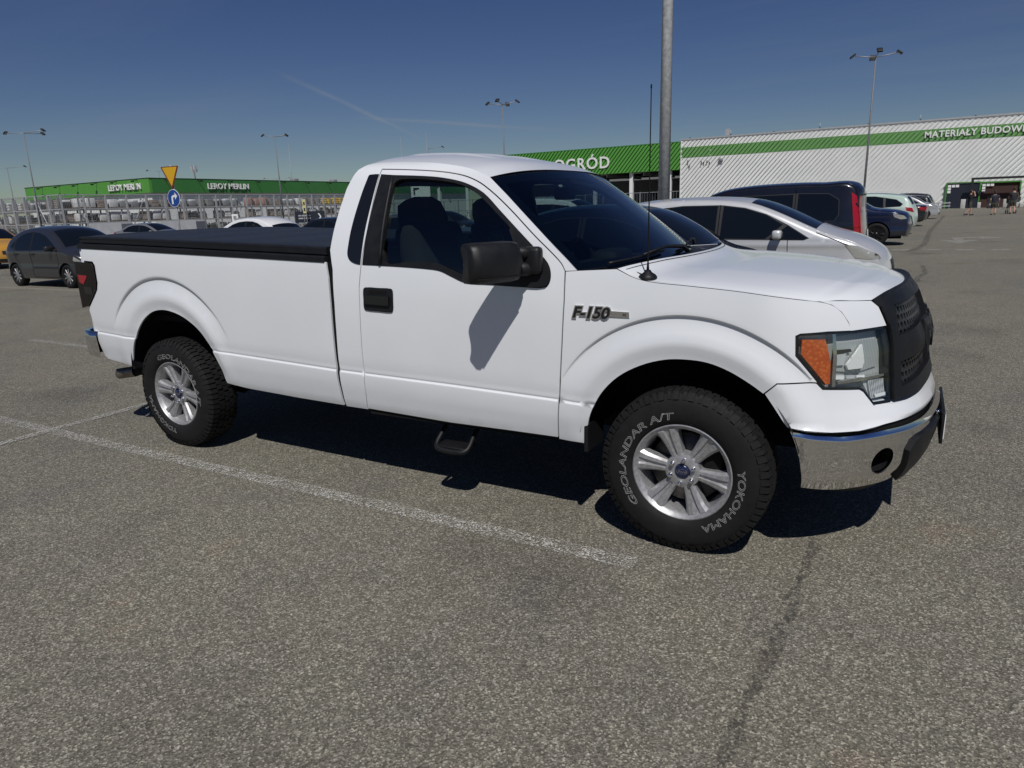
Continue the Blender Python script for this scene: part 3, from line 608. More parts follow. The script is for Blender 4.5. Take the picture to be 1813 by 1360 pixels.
# --- door mirrors on twin arms
def mirror(sg):
    mb = MB(); n = 18; secs = [(-.135, .62, .86), (-.125, .86, .95), (-.09, .97, 1.), (0, 1., 1.), (.09, .98, 1.), (.125, .90, .95), (.137, .6, .86)]
    V = []; F = []
    for (yy, kx, kz) in secs:
        for j in range(n):
            a = 2*math.pi*j/n; c_, s_ = math.cos(a), math.sin(a); px = math.copysign(abs(c_)**.42, c_)*.068*kx; pz = math.copysign(abs(s_)**.34, s_)*.094*kz
            if px < 0: px = max(px, -.035)
            V.append((px+.03*(1-abs(pz)/.094), yy, pz))
    for i in range(len(secs)-1):
        for j in range(n): F.append((i*n+j, i*n+(j+1) % n, (i+1)*n+(j+1) % n, (i+1)*n+j))
    F += [tuple(range(n))[::-1], tuple(range((len(secs)-1)*n, len(secs)*n))]
    M = Matrix.Translation((-.865, sg*-1.165, 1.368)) @ Matrix.Rotation(sg*math.radians(-27), 4, 'Z') @ Matrix.Diagonal((1, sg*-1 if sg < 0 else 1, 1, 1))
    mb.add(V, F, True); h = mb.xf(M).build('wing_mirror', M_BLACKP, truck)
    r = MB()
    for zz in (-.008, -.042, -.066): r.box((.062, -.005, zz), (.03, .225, .0045))
    r.xf(M).build('mirror_ribs', M_GLOSSB, h)
    MB().box((-.036, 0, 0), (.004, .235, .155)).xf(M).build('mirror_glass', M_MIRROR, h)
    a = MB()
    for zz, r0 in ((1.405, .03), (1.33, .034)): a.tube([(-.73, sg*-.95, zz-.01), (-.76, sg*-1.0, zz-.005), (-.80, sg*-1.06, zz)], r0, 10)
    a.box((-.735, sg*-.985, 1.365), (.10, .06, .13), bev=.02); a.build('mirror_arm', M_BLACKP, h)
    f = (lambda q: q) if sg > 0 else mirror_y
    sheet('mirror_sail', f(panel(crom([(-.885, 1.52), (-.80, 1.455), (-.72, 1.385), (-.665, 1.33), (-.655, 1.28), (-.675, 1.243), (-.80, 1.24), (-.86, 1.25), (-.855, 1.38), (-.862, 1.45)], 3, True), side('cab', .012), step=.04, edge=.02, thick=.02)), M_BLACKP, h)
mirror(1); mirror(-1)
# --- load bed: rail caps, cover, tailgate, bumper
BT = np.array(bed_top)
def rail(off, z0, z1, name, m, w=.06):
    s = np.linspace(-4.555, -2.085, 26); zt = np.interp(s, BT[:, 0], BT[:, 1])
    for sg in (1, -1):
        V = []; F = []
        for i in range(len(s)):
            P = P3(s[i], zt[i], 'bed', off)
            for dy, dz in ((0, z0), (0, z1-.008), (.008, z1), (w, z1), (w, z0)): V.append((P[0], (P[1]+dy)*sg, zt[i]+dz))
        for i in range(len(s)-1):
            for j in range(5): F.append((i*5+j, i*5+(j+1) % 5, (i+1)*5+(j+1) % 5, (i+1)*5+j))
        F += [(4, 3, 2, 1, 0), tuple((len(s)-1)*5+j for j in range(5))]
        o = MB().add(V, F).build(name, m, truck)
rail(.004, -.004, .032, 'rail_cap', M_BLACKP, .10); rail(-.022, .040, .082, 'cover_frame', M_BLACKP, .05); rail(-.04, .028, .042, 'cover_seal', M_SEAL, .05)
def ton(u, v):
    s = -4.565+u*2.48; zt = np.interp(s, BT[:, 0], BT[:, 1])+.083; a = np.abs(v)
    sag = -.006*np.sin(u*math.pi*5)**2*(1-a**4)
    return np.stack([s, .955*-v*-1, zt-.014*sm(.9, 1., a)+.016*(1-a**2)+sag-.012*sm(.985, 1., u)-.012*sm(.015, 0, u)], -1)
sheet('tonneau_cover', grid(ton, np.linspace(0, 1, 80), np.linspace(-1, 1, 30)), M_VINYL, truck)
tg = MB().box((-4.552, 0, 1.10), (.045, 1.62, .62), bev=.012).build('tailgate', M_WHITE, truck)
MB().box((-4.579, 0, 1.12), (.012, .9, .2), bev=.004).build('tailgate_panel', M_WHITE, tg)
MB().box((-4.582, 0, 1.28), (.02, .26, .07), bev=.008).build('tailgate_handle', M_BLACKP, tg)
for sg in (1, -1):
    MB().box((-4.54, sg*.885, 1.10), (.05, .15, .64), bev=.01).build('bed_corner_post', M_WHITE, truck)
V = []; F = []; sec = [(.0, .095), (.028, .10), (.04, .06), (.032, -.09), (.01, -.105)]
path = [(-4.475, -.955), (-4.56, -.965), (-4.64, -.945), (-4.70, -.88), (-4.735, -.7), (-4.75, -.4), (-4.755, 0)]; path = path+[(x, -y) for x, y in path[-2::-1]]
pd = np.array(crom(path, 5)); tn = np.gradient(pd, axis=0); tn /= np.linalg.norm(tn, axis=1)[:, None]
for i, (x, y) in enumerate(pd):
    nx, ny = (tn[i, 1], -tn[i, 0]); nx, ny = -abs(nx) if abs(nx) > .3 else nx, ny
    if y < 0 and ny > 0 or y > 0 and ny < 0: nx, ny = nx, -ny
    for o, h in sec: V.append((x+nx*o, y+ny*o, .71+h))
for i in range(len(pd)-1):
    for j in range(len(sec)-1): F.append((i*5+j, (i+1)*5+j, (i+1)*5+j+1, i*5+j+1))
rb = MB().add(V, F, True).build('rear_bumper', M_CHROME, truck); 
MB().box((-4.63, 0, .80), (.24, 1.7, .02), bev=.006).build('bumper_step_pad', M_BLACKP, rb)
box('bumper_beam', (-4.6, 0, .70), (.12, 1.75, .16), M_DARK, rb)
# --- inner body: floors, bulkheads, wheel housings, chassis
def slab(name, c, d, m=M_DARK, p=truck): return box(name, c, d, m, p)
slab('cab_floor', (-1.25, 0, .53), (1.5, 1.84, .05)); slab('bed_floor', (-3.3, 0, .93), (2.4, 1.75, .04)); slab('bed_front_wall', (-2.12, 0, 1.12), (.04, 1.8, .45), M_WHITE)
slab('firewall', (-.5, 0, .95), (.05, 1.5, .75)); slab('engine_bay_blocker', (.12, 0, .82), (1.15, 1.02, .62))  # box between the front wheels is added to block light under the bonnet
for sg in (1, -1):
    slab('chassis_rail', (-1.95, sg*.46, .52), (5.2, .09, .17)); slab('sill', (-1.25, sg*.90, .50), (1.25, .06, .09)); slab('bed_inner_wall', (-3.3, sg*.85, 1.16), (2.38, .03, .46))
    for cx, cz, R1, R2 in ARCH:
        w = MB().lathe([(R1+.016, -.965*sg), (R1+.02, -.8*sg), (R1+.02, -.56*sg), (.06, -.555*sg)], 40, 'y', (cx, 0, cz), a0=math.radians(14 if cx == 0 else 6), a1=math.radians(170 if cx == 0 else 175)); w.build('wheel_housing', M_DARK, truck)
slab('rear_axle', (-3.67, 0, .40), (.12, 1.45, .12)); MB().lathe([(0, -.17), (.12, -.14), (.16, 0), (.12, .14), (0, .17)], 16, 'x', (-3.67, 0, .40)).build('differential', M_DARK, truck)
slab('front_crossmember', (.05, 0, .36), (.3, 1.2, .14)); slab('fuel_tank', (-1.6, .3, .46), (1.1, .3, .2)); slab('gearbox', (-1.0, 0, .42), (1.3, .34, .22))
for sg in (1, -1):
    for k in range(3): MB().tube([(-4.35+k*.1, sg*.55, .62-.02*k), (-3.9, sg*.55, .40-.02*k), (-3.45, sg*.55, .38-.02*k), (-3.0-k*.06, sg*.55, .55-.02*k)], .016, 6).build('leaf_spring', M_DARK, truck)
    MB().tube([(-4.33, sg*-.62, .74), (-3.82, sg*-.58, .38)], .03, 8).build('shock_absorber', M_DARK, truck)
    slab('mud_flap', (-.475, sg*.86, .50), (.02, .2, .14), M_BLACKP); slab('rear_mud_flap', (-4.14, sg*.88, .60), (.02, .14, .12), M_BLACKP)
ex = MB().tube([(-3.95, -.66, .52), (-4.15, -.72, .50), (-4.40, -.80, .465)], .036, 14).build('exhaust_pipe', M_DARK, truck)
MB().tube([(-4.38, -.795, .467), (-4.53, -.84, .445)], .042, 16, cap=False).build('exhaust_tip', M_STEEL, ex); MB().tube([(-4.50, -.83, .449), (-4.506, -.832, .448)], .038, 16).build('exhaust_bore', M_SEAL, ex)
st = MB().tube(crom([(-1.40, -.80, .44), (-1.40, -.88, .385), (-1.40, -.94, .335), (-1.37, -.965, .318), (-1.22, -.965, .316), (-1.19, -.94, .333), (-1.19, -.88, .383), (-1.19, -.80, .44)], 4), .014, 10).build('side_step', M_BLACKP, truck)
MB().box((-1.295, -.905, .330), (.20, .115, .012), bev=.004).build('step_tread', M_BLACKP, st)
# --- wheels
def make_wheel(name, parent, M, trot, sg):
    def put(mb, n, m, par, sharp=None):
        mb.xf(M); return mb.build(n, m, par, autosmooth=sharp)
    # local frame: axis along -y is outward; x right, z up
    R = .397
    ty = MB().lathe([(.222, -.095), (.236, -.128), (.262, -.142), (.30, -.145), (.335, -.140), (.362, -.131), (.378, -.117), (.386, -.10), (R-.010, -.05), (R-.009, 0), (R-.010, .05), (.386, .10), (.378, .117), (.362, .131), (.30, .145), (.25, .138), (.222, .10)], 72, 'y')
    slim = lambda mb: setattr(mb, 'V', [(x, y if y < 0 else y*.74, z) for x, y, z in mb.V])
    slim(ty); tyre = put(ty, 'tyre', M_RUBBER, parent)
    tr = MB(); nb = 66
    for i in range(nb):
        for row, (y0, y1, ro) in enumerate(((-.118, -.072, .0), (-.066, -.026, .5), (-.02, .02, .0), (.026, .066, .5), (.072, .118, .0))):
            a0 = 2*math.pi*(i+ro)/nb; w = 2*math.pi/nb*(.72 if row in (0, 4) else .78); sk = .012*(1 if i % 2 else -1) if 0 < row < 4 else 0
            q = []
            for rr in (R-.02, R):
                for (aa, yy) in ((a0, y0), (a0+w, y0+sk*.3), (a0+w+sk, y1), (a0+sk, y1)):
                    r2 = rr-(.006 if abs(yy) > .1 else 0); q.append((r2*math.cos(aa), yy, r2*math.sin(aa)))
            tr.add(q, [(4, 5, 6, 7), (0, 1, 5, 4), (1, 2, 6, 5), (2, 3, 7, 6), (3, 0, 4, 7)])
            if row == 0:   # shoulder lug running down the sidewall
                w2 = w*(1. if i % 2 else .7); q = []
                for (rr, yy) in ((R-.007, -.117), (.372, -.1295), (.355, -.140 if i % 2 else -.137), (R-.03, -.10), (.36, -.12), (.35, -.128)):
                    q += [(rr*math.cos(a0), yy, rr*math.sin(a0)), (rr*math.cos(a0+w2), yy, rr*math.sin(a0+w2))]
                tr.add(q, [(0, 1, 3, 2), (2, 3, 5, 4), (0, 2, 8, 6), (1, 7, 9, 3), (2, 4, 10, 8), (3, 9, 11, 5)])
    slim(tr); put(tr, 'tread_blocks', M_RUBBER, tyre)
    # raised outline letters
    for txt, a0, a1 in (('GEOLANDAR A/T', 222, 97), ('YOKOHAMA', 12, -66)):
        V, F = text_mesh(txt, size=.046, shear=.12, outline=.00048, space=1.0, bold=0); xs = [v[0] for v in V]; lo, hi = min(xs), max(xs); mb = MB(); V2 = []
        for x, y, zd in V:
            a = math.radians(a0+trot+(a1-a0)*(x-lo)/(hi-lo)); r = .262+y*1.02+.0; V2.append((r*math.cos(a)*1., -.1455-zd*.8-.0005+max(0, (r-.30))*.12, r*math.sin(a)))
        mb.add(V2, F); put(mb, 'raised_lettering', M_LETTER, tyre)
    rim = put(MB().lathe([(.236, -.118), (.2335, -.126), (.228, -.128), (.222, -.120), (.212, -.112), (.205, -.10), (.198, -.06), (.19, .06), (.22, .10)], 72, 'y'), 'rim', M_ALLOY, parent, 40)
    sp = MB()
    for k in range(6):
        a = math.radians(-8+60*k)
        secs = []
        for (r, w, y, rise) in ((.050, .024, -.098, .004), (.085, .030, -.100, .010), (.13, .036, -.104, .014), (.175, .045, -.110, .013), (.207, .058, -.115, .008), (.216, .064, -.112, .0)):
            secs.append([(-w, y+.055), (-w, y+.012), (-w*.72, y), (-w*.30, y-rise*.2), (-w*.16, y+rise*.75), (w*.16, y+rise*.75), (w*.30, y-rise*.2), (w*.72, y), (w, y+.012), (w, y+.055)])
        V = []; n = 10
        for (r, *_), sc in zip(((.050,), (.085,), (.13,), (.175,), (.207,), (.216,)), secs):
            for (u, y) in sc: V.append((r*math.cos(a)-u*math.sin(a), y, r*math.sin(a)+u*math.cos(a)))
        F = [(i*n+j, i*n+j+1, (i+1)*n+j+1, (i+1)*n+j) for i in range(5) for j in range(n-1)]
        sp.add(V, F, True)
        one = MB().add(V, F, True)
        put(one, 'spoke', M_ALLOY, rim, 28)
    hub = put(MB().lathe([(.0, -.100), (.034, -.100), (.038, -.104), (.066, -.104), (.082, -.098), (.086, -.06), (.086, .02)], 36, 'y'), 'hub', M_ALLOY, rim, 35)
    cap = put(MB().lathe([(.0, -.1125), (.026, -.1115), (.033, -.108), (.035, -.10)], 28, 'y'), 'centre_cap', M_BLUE, rim)
    for k in range(6):
        a = math.radians(22+60*k); put(MB().lathe([(.0, -.128), (.007, -.127), (.0105, -.122), (.011, -.098)], 6, 'y', (.058*math.cos(a), 0, .058*math.sin(a))), 'lug_nut', M_CHROME, rim)
    V, F = text_mesh('Ford', size=.022, shear=.35); mb = MB().add([(x, -.1128, y-.007) for x, y, zd in V], F); put(mb, 'cap_script', M_CHROME, rim)
    ov = MB().tube([(.026*math.cos(t), -.1122, .0125*math.sin(t)) for t in np.linspace(0, 2*math.pi, 28, endpoint=False)], .0007, 5, closed=True); put(ov, 'cap_oval', M_CHROME, rim)
    put(MB().lathe([(.05, -.035), (.168, -.035), (.172, -.02), (.168, -.01), (.05, -.01)], 40, 'y'), 'brake_disc', M_DISC, parent)
    put(MB().lathe([(.0, .02), (.19, .02), (.19, .06), (.0, .06)], 30, 'y'), 'brake_shield', M_DARK, parent)
    cal = MB().box((.13, -.03, .07), (.09, .07, .14), bev=.012); put(cal, 'brake_caliper', M_DARK, parent)
for (x, trot) in ((0., 0.), (-3.67, -108.)):
    for sg in (1, -1):
        w = empty('wheel'); w.parent = truck
        M = Matrix.Translation((x, -.836*sg, .397)) @ (Matrix.Identity(4) if sg > 0 else Matrix.Rotation(math.pi, 4, 'Z'))
        make_wheel('wheel', w, M, trot, sg)
# --- whip antenna on the wing
an = MB().lathe([(.0, .03), (.012, .03), (.018, .02), (.034, .010), (.042, .0), (.042, -.012)], 20, 'z', (-.185, -.925, 1.292)).build('antenna_base', M_BLACKP, truck)
MB().tube([(-.185, -.925, 1.31), (-.185, -.924, 1.36), (-.185, -.92, 1.7), (-.185, -.915, 2.08)], [.008, .0036, .0028, .0024], 8).build('antenna_whip', M_SEAL, an)
MB().tube([(-.185, -.915, 2.08), (-.185, -.915, 2.095)], .0035, 8).build('antenna_tip', M_SEAL, an)
MB().tube([(-.21, -.92, 1.30), (-.27, -.89, 1.315), (-.33, -.86, 1.33)], .003, 5).build('antenna_cable', M_SEAL, an)
# --- cab interior
bw = [(-.93, .55), (.93, .55), (.95, 1.0), (.93, 1.36), (.88, 1.55), (.78, 1.76), (.70, 1.84), (-.70, 1.84), (-.78, 1.76), (-.88, 1.55), (-.93, 1.36), (-.95, 1.0)]
rw = crom([(-.60, 1.40), (0, 1.40), (.60, 1.40), (.64, 1.45), (.60, 1.70), (.56, 1.75), (0, 1.765), (-.56, 1.75), (-.60, 1.70), (-.64, 1.45)], 3, True)
bf = lambda o: (lambda u, v: np.stack([np.interp(v, [.5, 1.4, 1.84], [-2.03, -2.03, -1.94])+o+.05*(np.abs(u)/.9)**3, u, v], -1))
bwV = panel(bw, bf(-.004), holes=[rw], step=.06, edge=.04, thick=.03)
sheet('cab_back', bwV, M_WHITE, truck); sheet('cab_back_lining', (lambda q: ([(x+.036, y, z) for x, y, z in q[0]], [f[::-1] for f in q[1]], [(-a, -b, -c) for a, b, c in q[2]]))(bwV), M_DASH, truck)
sheet('rear_window', panel(grow(rw, .01), bf(-.012), step=.1, thick=0), M_GLASS2, truck)
box('headliner', (-1.55, 0, 1.80), (.78, 1.36, .02), M_DASH, truck)
def rounded(c, d, b, nm, m, rx=0., p=truck):
    mb = MB().box((0, 0, 0), d, bev=b); mb.xf(Matrix.Translation(c) @ Matrix.Rotation(rx, 4, 'Y')); return mb.build(nm, m, p)
for sg in (1, -1):
    s_ = rounded((-1.68, sg*.41, 1.22), (.17, .54, .66), .06, 'seat_back', M_SEAT, math.radians(-14))
    hd = MB(); V = []
    rounded((-1.775, sg*.41, 1.53), (.14, .40, .32), .11, 'head_rest', M_SEAT, math.radians(-14), s_)
    rounded((-1.38, sg*.41, .92), (.55, .54, .2), .06, 'seat_cushion', M_SEAT)
    rounded((-1.62, sg*.41-.20*sg, 1.24), (.14, .12, .46), .05, 'seat_bolster', M_SEATG, math.radians(-14), s_)
rounded((-1.5, 0, 1.1), (.3, .26, .4), .05, 'centre_console', M_SEAT)
rounded((-.80, 0, 1.16), (.46, 1.66, .24), .08, 'dashboard', M_DASH); rounded((-.62, 0, 1.24), (.4, 1.5, .07), .03, 'dash_top', M_DASH); rounded((-.88, .41, 1.27), (.2, .34, .12), .05, 'instrument_hood', M_DASH)
sw = MB().tube([(.0, .185*math.cos(t), .185*math.sin(t)) for t in np.linspace(0, 2*math.pi, 28, endpoint=False)], .016, 8, closed=True); sw.box((0, 0, 0), (.03, .32, .05), bev=.01); sw.xf(Matrix.Translation((-1.06, .41, 1.22)) @ Matrix.Rotation(math.radians(-24), 4, 'Y')); sw.build('steering_wheel', M_DASH, truck)
rounded((-1.02, 0, 1.685), (.03, .26, .075), .012, 'interior_mirror', M_DASH); rounded((-1.0, 0, 1.74), (.03, .04, .1), .01, 'mirror_stalk', M_DASH)
for sg in (1, -1):
    sheet('door_lining', (lambda q: q if sg > 0 else mirror_y(q))(panel([(-1.83, .52), (-1.80, 1.34), (-1.3, 1.32), (-1.15, 1.25), (-.66, 1.24), (-.65, .52)], side('cab', -.055, False), step=.1, thick=0)), M_DASH, truck)
    sheet('pillar_lining', (lambda q: q if sg > 0 else mirror_y(q))(panel([(-1.97, 1.30), (-1.72, 1.33), (-1.70, 1.80), (-1.93, 1.83)], side('cab', -.045, False), step=.1, thick=0)), M_DASH, truck)
def ordw(n):
    o = 'first second third fourth fifth sixth seventh eighth ninth tenth eleventh twelfth thirteenth fourteenth fifteenth sixteenth seventeenth eighteenth nineteenth'.split()
    if n < 20: return o[n-1]
    d, u = divmod(n, 10); return ('twentieth', 'thirtieth', 'fortieth')[d-2] if u == 0 else ('twenty-', 'thirty-', 'forty-')[d-2]+o[u-1]
# ============================================================ ground
def asphalt(m, nt, b):
    L = nt.links.new; tc = N(nt, 'ShaderNodeTexCoord')
    v = N(nt, 'ShaderNodeTexVoronoi', i_Scale=165., i_Randomness=1.); L(tc.outputs['Object'], v.inputs[0])
    sp = N(nt, 'ShaderNodeSeparateColor'); L(v.outputs['Color'], sp.inputs[0])
    chip = ramp(nt, sp.outputs[0], [(0., (.048, .046, .037)), (.35, (.106, .102, .085)), (.6, (.160, .154, .129)), (.85, (.265, .255, .217)), (.97, (.52, .50, .43))])
    v2 = N(nt, 'ShaderNodeTexVoronoi', i_Scale=85.); L(tc.outputs['Object'], v2.inputs[0]); s2 = N(nt, 'ShaderNodeSeparateColor'); L(v2.outputs['Color'], s2.inputs[0])
    chip2 = ramp(nt, s2.outputs[1], [(0., (.104, .100, .084)), (.5, (.148, .143, .120)), (.9, (.196, .188, .158)), (.985, (.41, .39, .34))])
    mx = N(nt, 'ShaderNodeMix', data_type='RGBA'); mx.inputs[0].default_value = .42; L(chip, mx.inputs[6]); L(chip2, mx.inputs[7])
    n1 = N(nt, 'ShaderNodeTexNoise', i_Scale=1.3, i_Detail=9, i_Roughness=.7); L(tc.outputs['Object'], n1.inputs[0])
    tint = ramp(nt, n1.outputs[0], [(.32, (.86, .86, .90)), (.47, (1.0, .98, .95)), (.58, (1.02, 1.02, .98)), (.68, (1.10, 1.0, .94))])
    n2 = N(nt, 'ShaderNodeTexNoise', i_Scale=.16, i_Detail=6, i_Roughness=.6); L(tc.outputs['Object'], n2.inputs[0])
    big = ramp(nt, n2.outputs[0], [(.3, (.88, .89, .90)), (.7, (1.09, 1.06, 1.03))])
    n4 = N(nt, 'ShaderNodeTexNoise', i_Scale=14, i_Detail=5, i_Roughness=.65); L(tc.outputs['Object'], n4.inputs[0])
    mid = ramp(nt, n4.outputs[0], [(.3, (.92, .92, .92)), (.7, (1.10, 1.10, 1.10))])
    def mul(a, c):
        k = N(nt, 'ShaderNodeMix', data_type='RGBA', blend_type='MULTIPLY'); k.inputs[0].default_value = 1.; L(a, k.inputs[6]); L(c, k.inputs[7]); return k.outputs[2]
    # oil and tyre stains
    v3 = N(nt, 'ShaderNodeTexNoise', i_Scale=.55, i_Detail=4); mp = N(nt, 'ShaderNodeMapping'); mp.inputs['Location'].default_value = (3.3, 7.1, 0); L(tc.outputs['Object'], mp.inputs[0]); L(mp.outputs[0], v3.inputs[0])
    st = ramp(nt, v3.outputs[0], [(.57, (1., 1., 1.)), (.70, (.74, .74, .75))])
    c = mul(mul(mul(mul(mx.outputs[2], tint), big), st), mid); L(c, b.inputs['Base Color'])
    bp = N(nt, 'ShaderNodeBump', i_Strength=.55, i_Distance=.004); L(v.outputs['Distance'], bp.inputs['Height'])
    bp2 = N(nt, 'ShaderNodeBump', i_Strength=.5, i_Distance=.006); L(v2.outputs['Distance'], bp2.inputs['Height']); L(bp.outputs[0], bp2.inputs['Normal']); L(bp2.outputs[0], b.inputs['Normal'])
M_ASPH = mat('worn_asphalt', (.14, .135, .12), .85, spec=.3, build=asphalt)
G = 2500
tag(meshobj('ground', [(-G, -G, 0), (G, -G, 0), (G, G, 0), (-G, G, 0)], [(0, 1, 2, 3)], M_ASPH, smooth=False), kind='structure')
def line_paint(m, nt, b):
    L = nt.links.new; tc = N(nt, 'ShaderNodeTexCoord'); out = nt.nodes['Material Output']
    v = N(nt, 'ShaderNodeTexVoronoi', i_Scale=140.); L(tc.outputs['Object'], v.inputs[0]); sp = N(nt, 'ShaderNodeSeparateColor'); L(v.outputs['Color'], sp.inputs[0])
    n = N(nt, 'ShaderNodeTexNoise', i_Scale=7, i_Detail=7, i_Roughness=.7); L(tc.outputs['Object'], n.inputs[0])
    ad = N(nt, 'ShaderNodeMath', operation='ADD'); L(sp.outputs[0], ad.inputs[0]); L(n.outputs[0], ad.inputs[1])
    k = ramp(nt, ad.outputs[0], [(.64, (1, 1, 1)), (.98, (0, 0, 0))]); col = ramp(nt, sp.outputs[1], [(0, (.36, .35, .32)), (1, (.58, .57, .53))]); L(col, b.inputs['Base Color'])
    tr = N(nt, 'ShaderNodeBsdfTransparent'); mx = N(nt, 'ShaderNodeMixShader'); L(k, mx.inputs[0]); L(tr.outputs[0], mx.inputs[1]); L(b.outputs[0], mx.inputs[2]); L(mx.outputs[0], out.inputs[0])
M_LINE = mat('worn_line_paint', (.45, .44, .41), .7, build=line_paint)
def tarm(m, nt, b):
    L = nt.links.new; tc = N(nt, 'ShaderNodeTexCoord'); out = nt.nodes['Material Output']
    n = N(nt, 'ShaderNodeTexNoise', i_Scale=30, i_Detail=8, i_Roughness=.75); L(tc.outputs['Object'], n.inputs[0]); k = ramp(nt, n.outputs[0], [(.42, (0, 0, 0)), (.66, (.62, .62, .62))])
    tr = N(nt, 'ShaderNodeBsdfTransparent'); mx = N(nt, 'ShaderNodeMixShader'); L(k, mx.inputs[0]); L(tr.outputs[0], mx.inputs[1]); L(b.outputs[0], mx.inputs[2]); L(mx.outputs[0], out.inputs[0])
M_TAR = mat('tar_seal', (.045, .043, .040), .7, build=tarm)
def flat_line(name, P, w, m, z=.004, jit=0.):
    P = np.array(dens(P, .15 if jit else 2., False)); t = np.gradient(P, axis=0); t /= np.linalg.norm(t, axis=1)[:, None]; n = np.stack([-t[:, 1], t[:, 0]], 1); k = len(P)
    wl = w/2*(1+jit*rng.uniform(-1, 1, k)); wr = w/2*(1+jit*rng.uniform(-1, 1, k)); P = P+n*(jit*w*.5*rng.uniform(-1, 1, k))[:, None]
    A = P+n*wl[:, None]; B = P-n*wr[:, None]; V = [(a, b, z) for a, b in A]+[(a, b, z) for a, b in B]
    return tag(meshobj(name, V, [(i, k+i, k+i+1, i+1) for i in range(k-1)], m, smooth=False), kind='structure')
for k in range(-2, 26):
    y = -1.17+k*2.36
    flat_line('parking_line', [(-10.1, y), (-.14, y)], .11, M_LINE)
    if k > 0: flat_line('parking_line', [(-20.7, y-.3), (-15.8, y-.3)], .11, M_LINE)
flat_line('parking_line', [(-5.05, -12), (-5.05, 60)], .10, M_LINE, .008)
for x in (.35, 1.15, 2.0, 2.85, 3.7, 4.6): flat_line('crossing_line', [(x, 20.3), (x+.45, 20.35)], .5, M_LINE)
def arrow(P, name='lane_arrow'):
    tag(meshobj(name, [(x, y, .004) for x, y in P], [tuple(range(len(P)))], M_LINE, smooth=False), kind='structure')
arrow([(1.7, 25.4), (2.9, 25.4), (2.2, 23.4)]); arrow([(2.15, 25.41), (2.45, 25.41), (2.45, 27.0), (2.15, 27.4)]); arrow([(2.46, 26.9), (3.0, 26.6), (3.0, 27.2), (2.46, 27.4)]); arrow([(3.01, 26.1), (3.7, 26.9), (3.01, 27.8)])
flat_line('sealed_crack', [(.57, -.55), (.55, -.9), (.53, -1.2), (.535, -1.5), (.51, -1.8), (.49, -2.05), (.44, -2.5), (.42, -3.2), (.30, -4.5)], .05, M_TAR, .003, .6)
flat_line('sealed_crack', crom([(-.6, 19.6), (.34, 19.45), (.75, 19.6), (1.05, 21.4), (1.24, 23.6), (1.47, 31.2), (1.83, 38.7), (2.82, 58.)], 8), .17, M_TAR, .003, .35)
flat_line('sealed_crack', [(.95, 11.2), (1.04, 12.3), (1.17, 13.3), (1.1, 15.)], .10, M_TAR, .003, .5)
# ============================================================ buildings
M_CLADW = mat('white_cladding', (.74, .75, .73), .5, build=wear(.04, .4, 0, .05))
M_CLADG = mat('green_cladding', (.09, .30, .05), .5, build=wear(.06, .4, 0, .05))
M_CLADG2 = mat('deep_green_cladding', (.045, .19, .045), .5, build=wear(.06, .4, 0, .05))
M_CLADG3 = mat('soft_green_band', (.14, .32, .10), .55, build=wear(.06, .4, 0, .05))
M_SIGNW = mat('white_letters', (.78, .78, .77), .4)
M_GALV = mat('galvanised_steel', (.34, .35, .36), .5, .5, build=wear(.15, 8, 0, .1))
M_GALVL = mat('galvanised_light', (.42, .43, .44), .5, .3, build=wear(.15, 8, 0, .1))
M_NAVY = mat('navy_panel', (.018, .022, .035), .4)
M_BROWN = mat('brown_interior', (.045, .018, .013), .7)
M_GRNF = mat('green_frame', (.06, .22, .04), .4)
M_CONC = mat('pale_concrete', (.45, .45, .43), .8, build=wear(.12, 4, .2))
M_BLK = mat('matt_black', (.012, .012, .013), .6)
M_GREY = mat('grey_metal', (.28, .29, .30), .5, .3)
def ribs(x0, x1, z0, z1, p, fn, w=.54, slope=1.15, h=.14):
    """slanting trapezoid ribs over a rectangle, clipped to it, as one mesh"""
    mb = MB(); H = z1-z0; c = x0-H/slope
    while c < x1:
        poly = [(c, z0), (c+p*w, z0), (c+p*w+H/slope, z1), (c+H/slope, z1)]
        def clip(P, k, v, s):
            o = []
            for i in range(len(P)):
                a, b = P[i-1], P[i]; ia = s*(a[k]-v) >= 0; ib = s*(b[k]-v) >= 0
                if ia != ib: t = (v-a[k])/(b[k]-a[k]); o.append((a[0]+(b[0]-a[0])*t, a[1]+(b[1]-a[1])*t))
                if ib: o.append(b)
            return o
        q = clip(clip(poly, 0, x0, 1), 0, x1, -1)
        if len(q) >= 3: mb.prism(q, fn, h)
        c += p
    return mb
def facade(name, label, x0, x1, y, zt, depth, band):
    root = empty(name, ((x0+x1)/2, y, 0), 0, label, 'building'); cx = (x0+x1)/2
    box('wall', (0, depth/2, zt/2-.02), (x1-x0, depth, zt-.04), M_CLADW, root)
    f = lambda u, z, w: (u-cx, -.001-w, z); tag(ribs(x0, x1, .25, band[0], .52, f).build('ribs', M_CLADW, root), kind='stuff'); tag(ribs(x0, x1, band[1], zt-.2, .52, f).build('ribs', M_CLADW, root), kind='stuff')
    b = box('green_band', (0, -.012, sum(band)/2), (x1-x0, .03, band[1]-band[0]), M_CLADG3, root); fb = lambda u, z, w: (u-cx, -.028-w, z); tag(ribs(x0, x1, band[0], band[1], .52, fb).build('ribs', M_CLADG3, root), kind='stuff')
    box('parapet', (0, .1, zt), (x1-x0+.2, .5, .16), M_GALVL, root); box('base_plinth', (0, -.06, .12), (x1-x0, .12, .24), M_CONC, root)
    return root, cx
st, cx = facade('materials_store', 'long white corrugated store with a green band on the right', -25.5, 75, 87, 9.25, 50, (7.05, 8.3))
text_obj('sign_letters', 'MATERIAŁY BUDOWLANE', lambda x, y, zd: (x*.95+6.45-cx, -.24-zd, y+7.46), M_SIGNW, st, size=.92, extrude=.03, bold=.018, space=1.07)
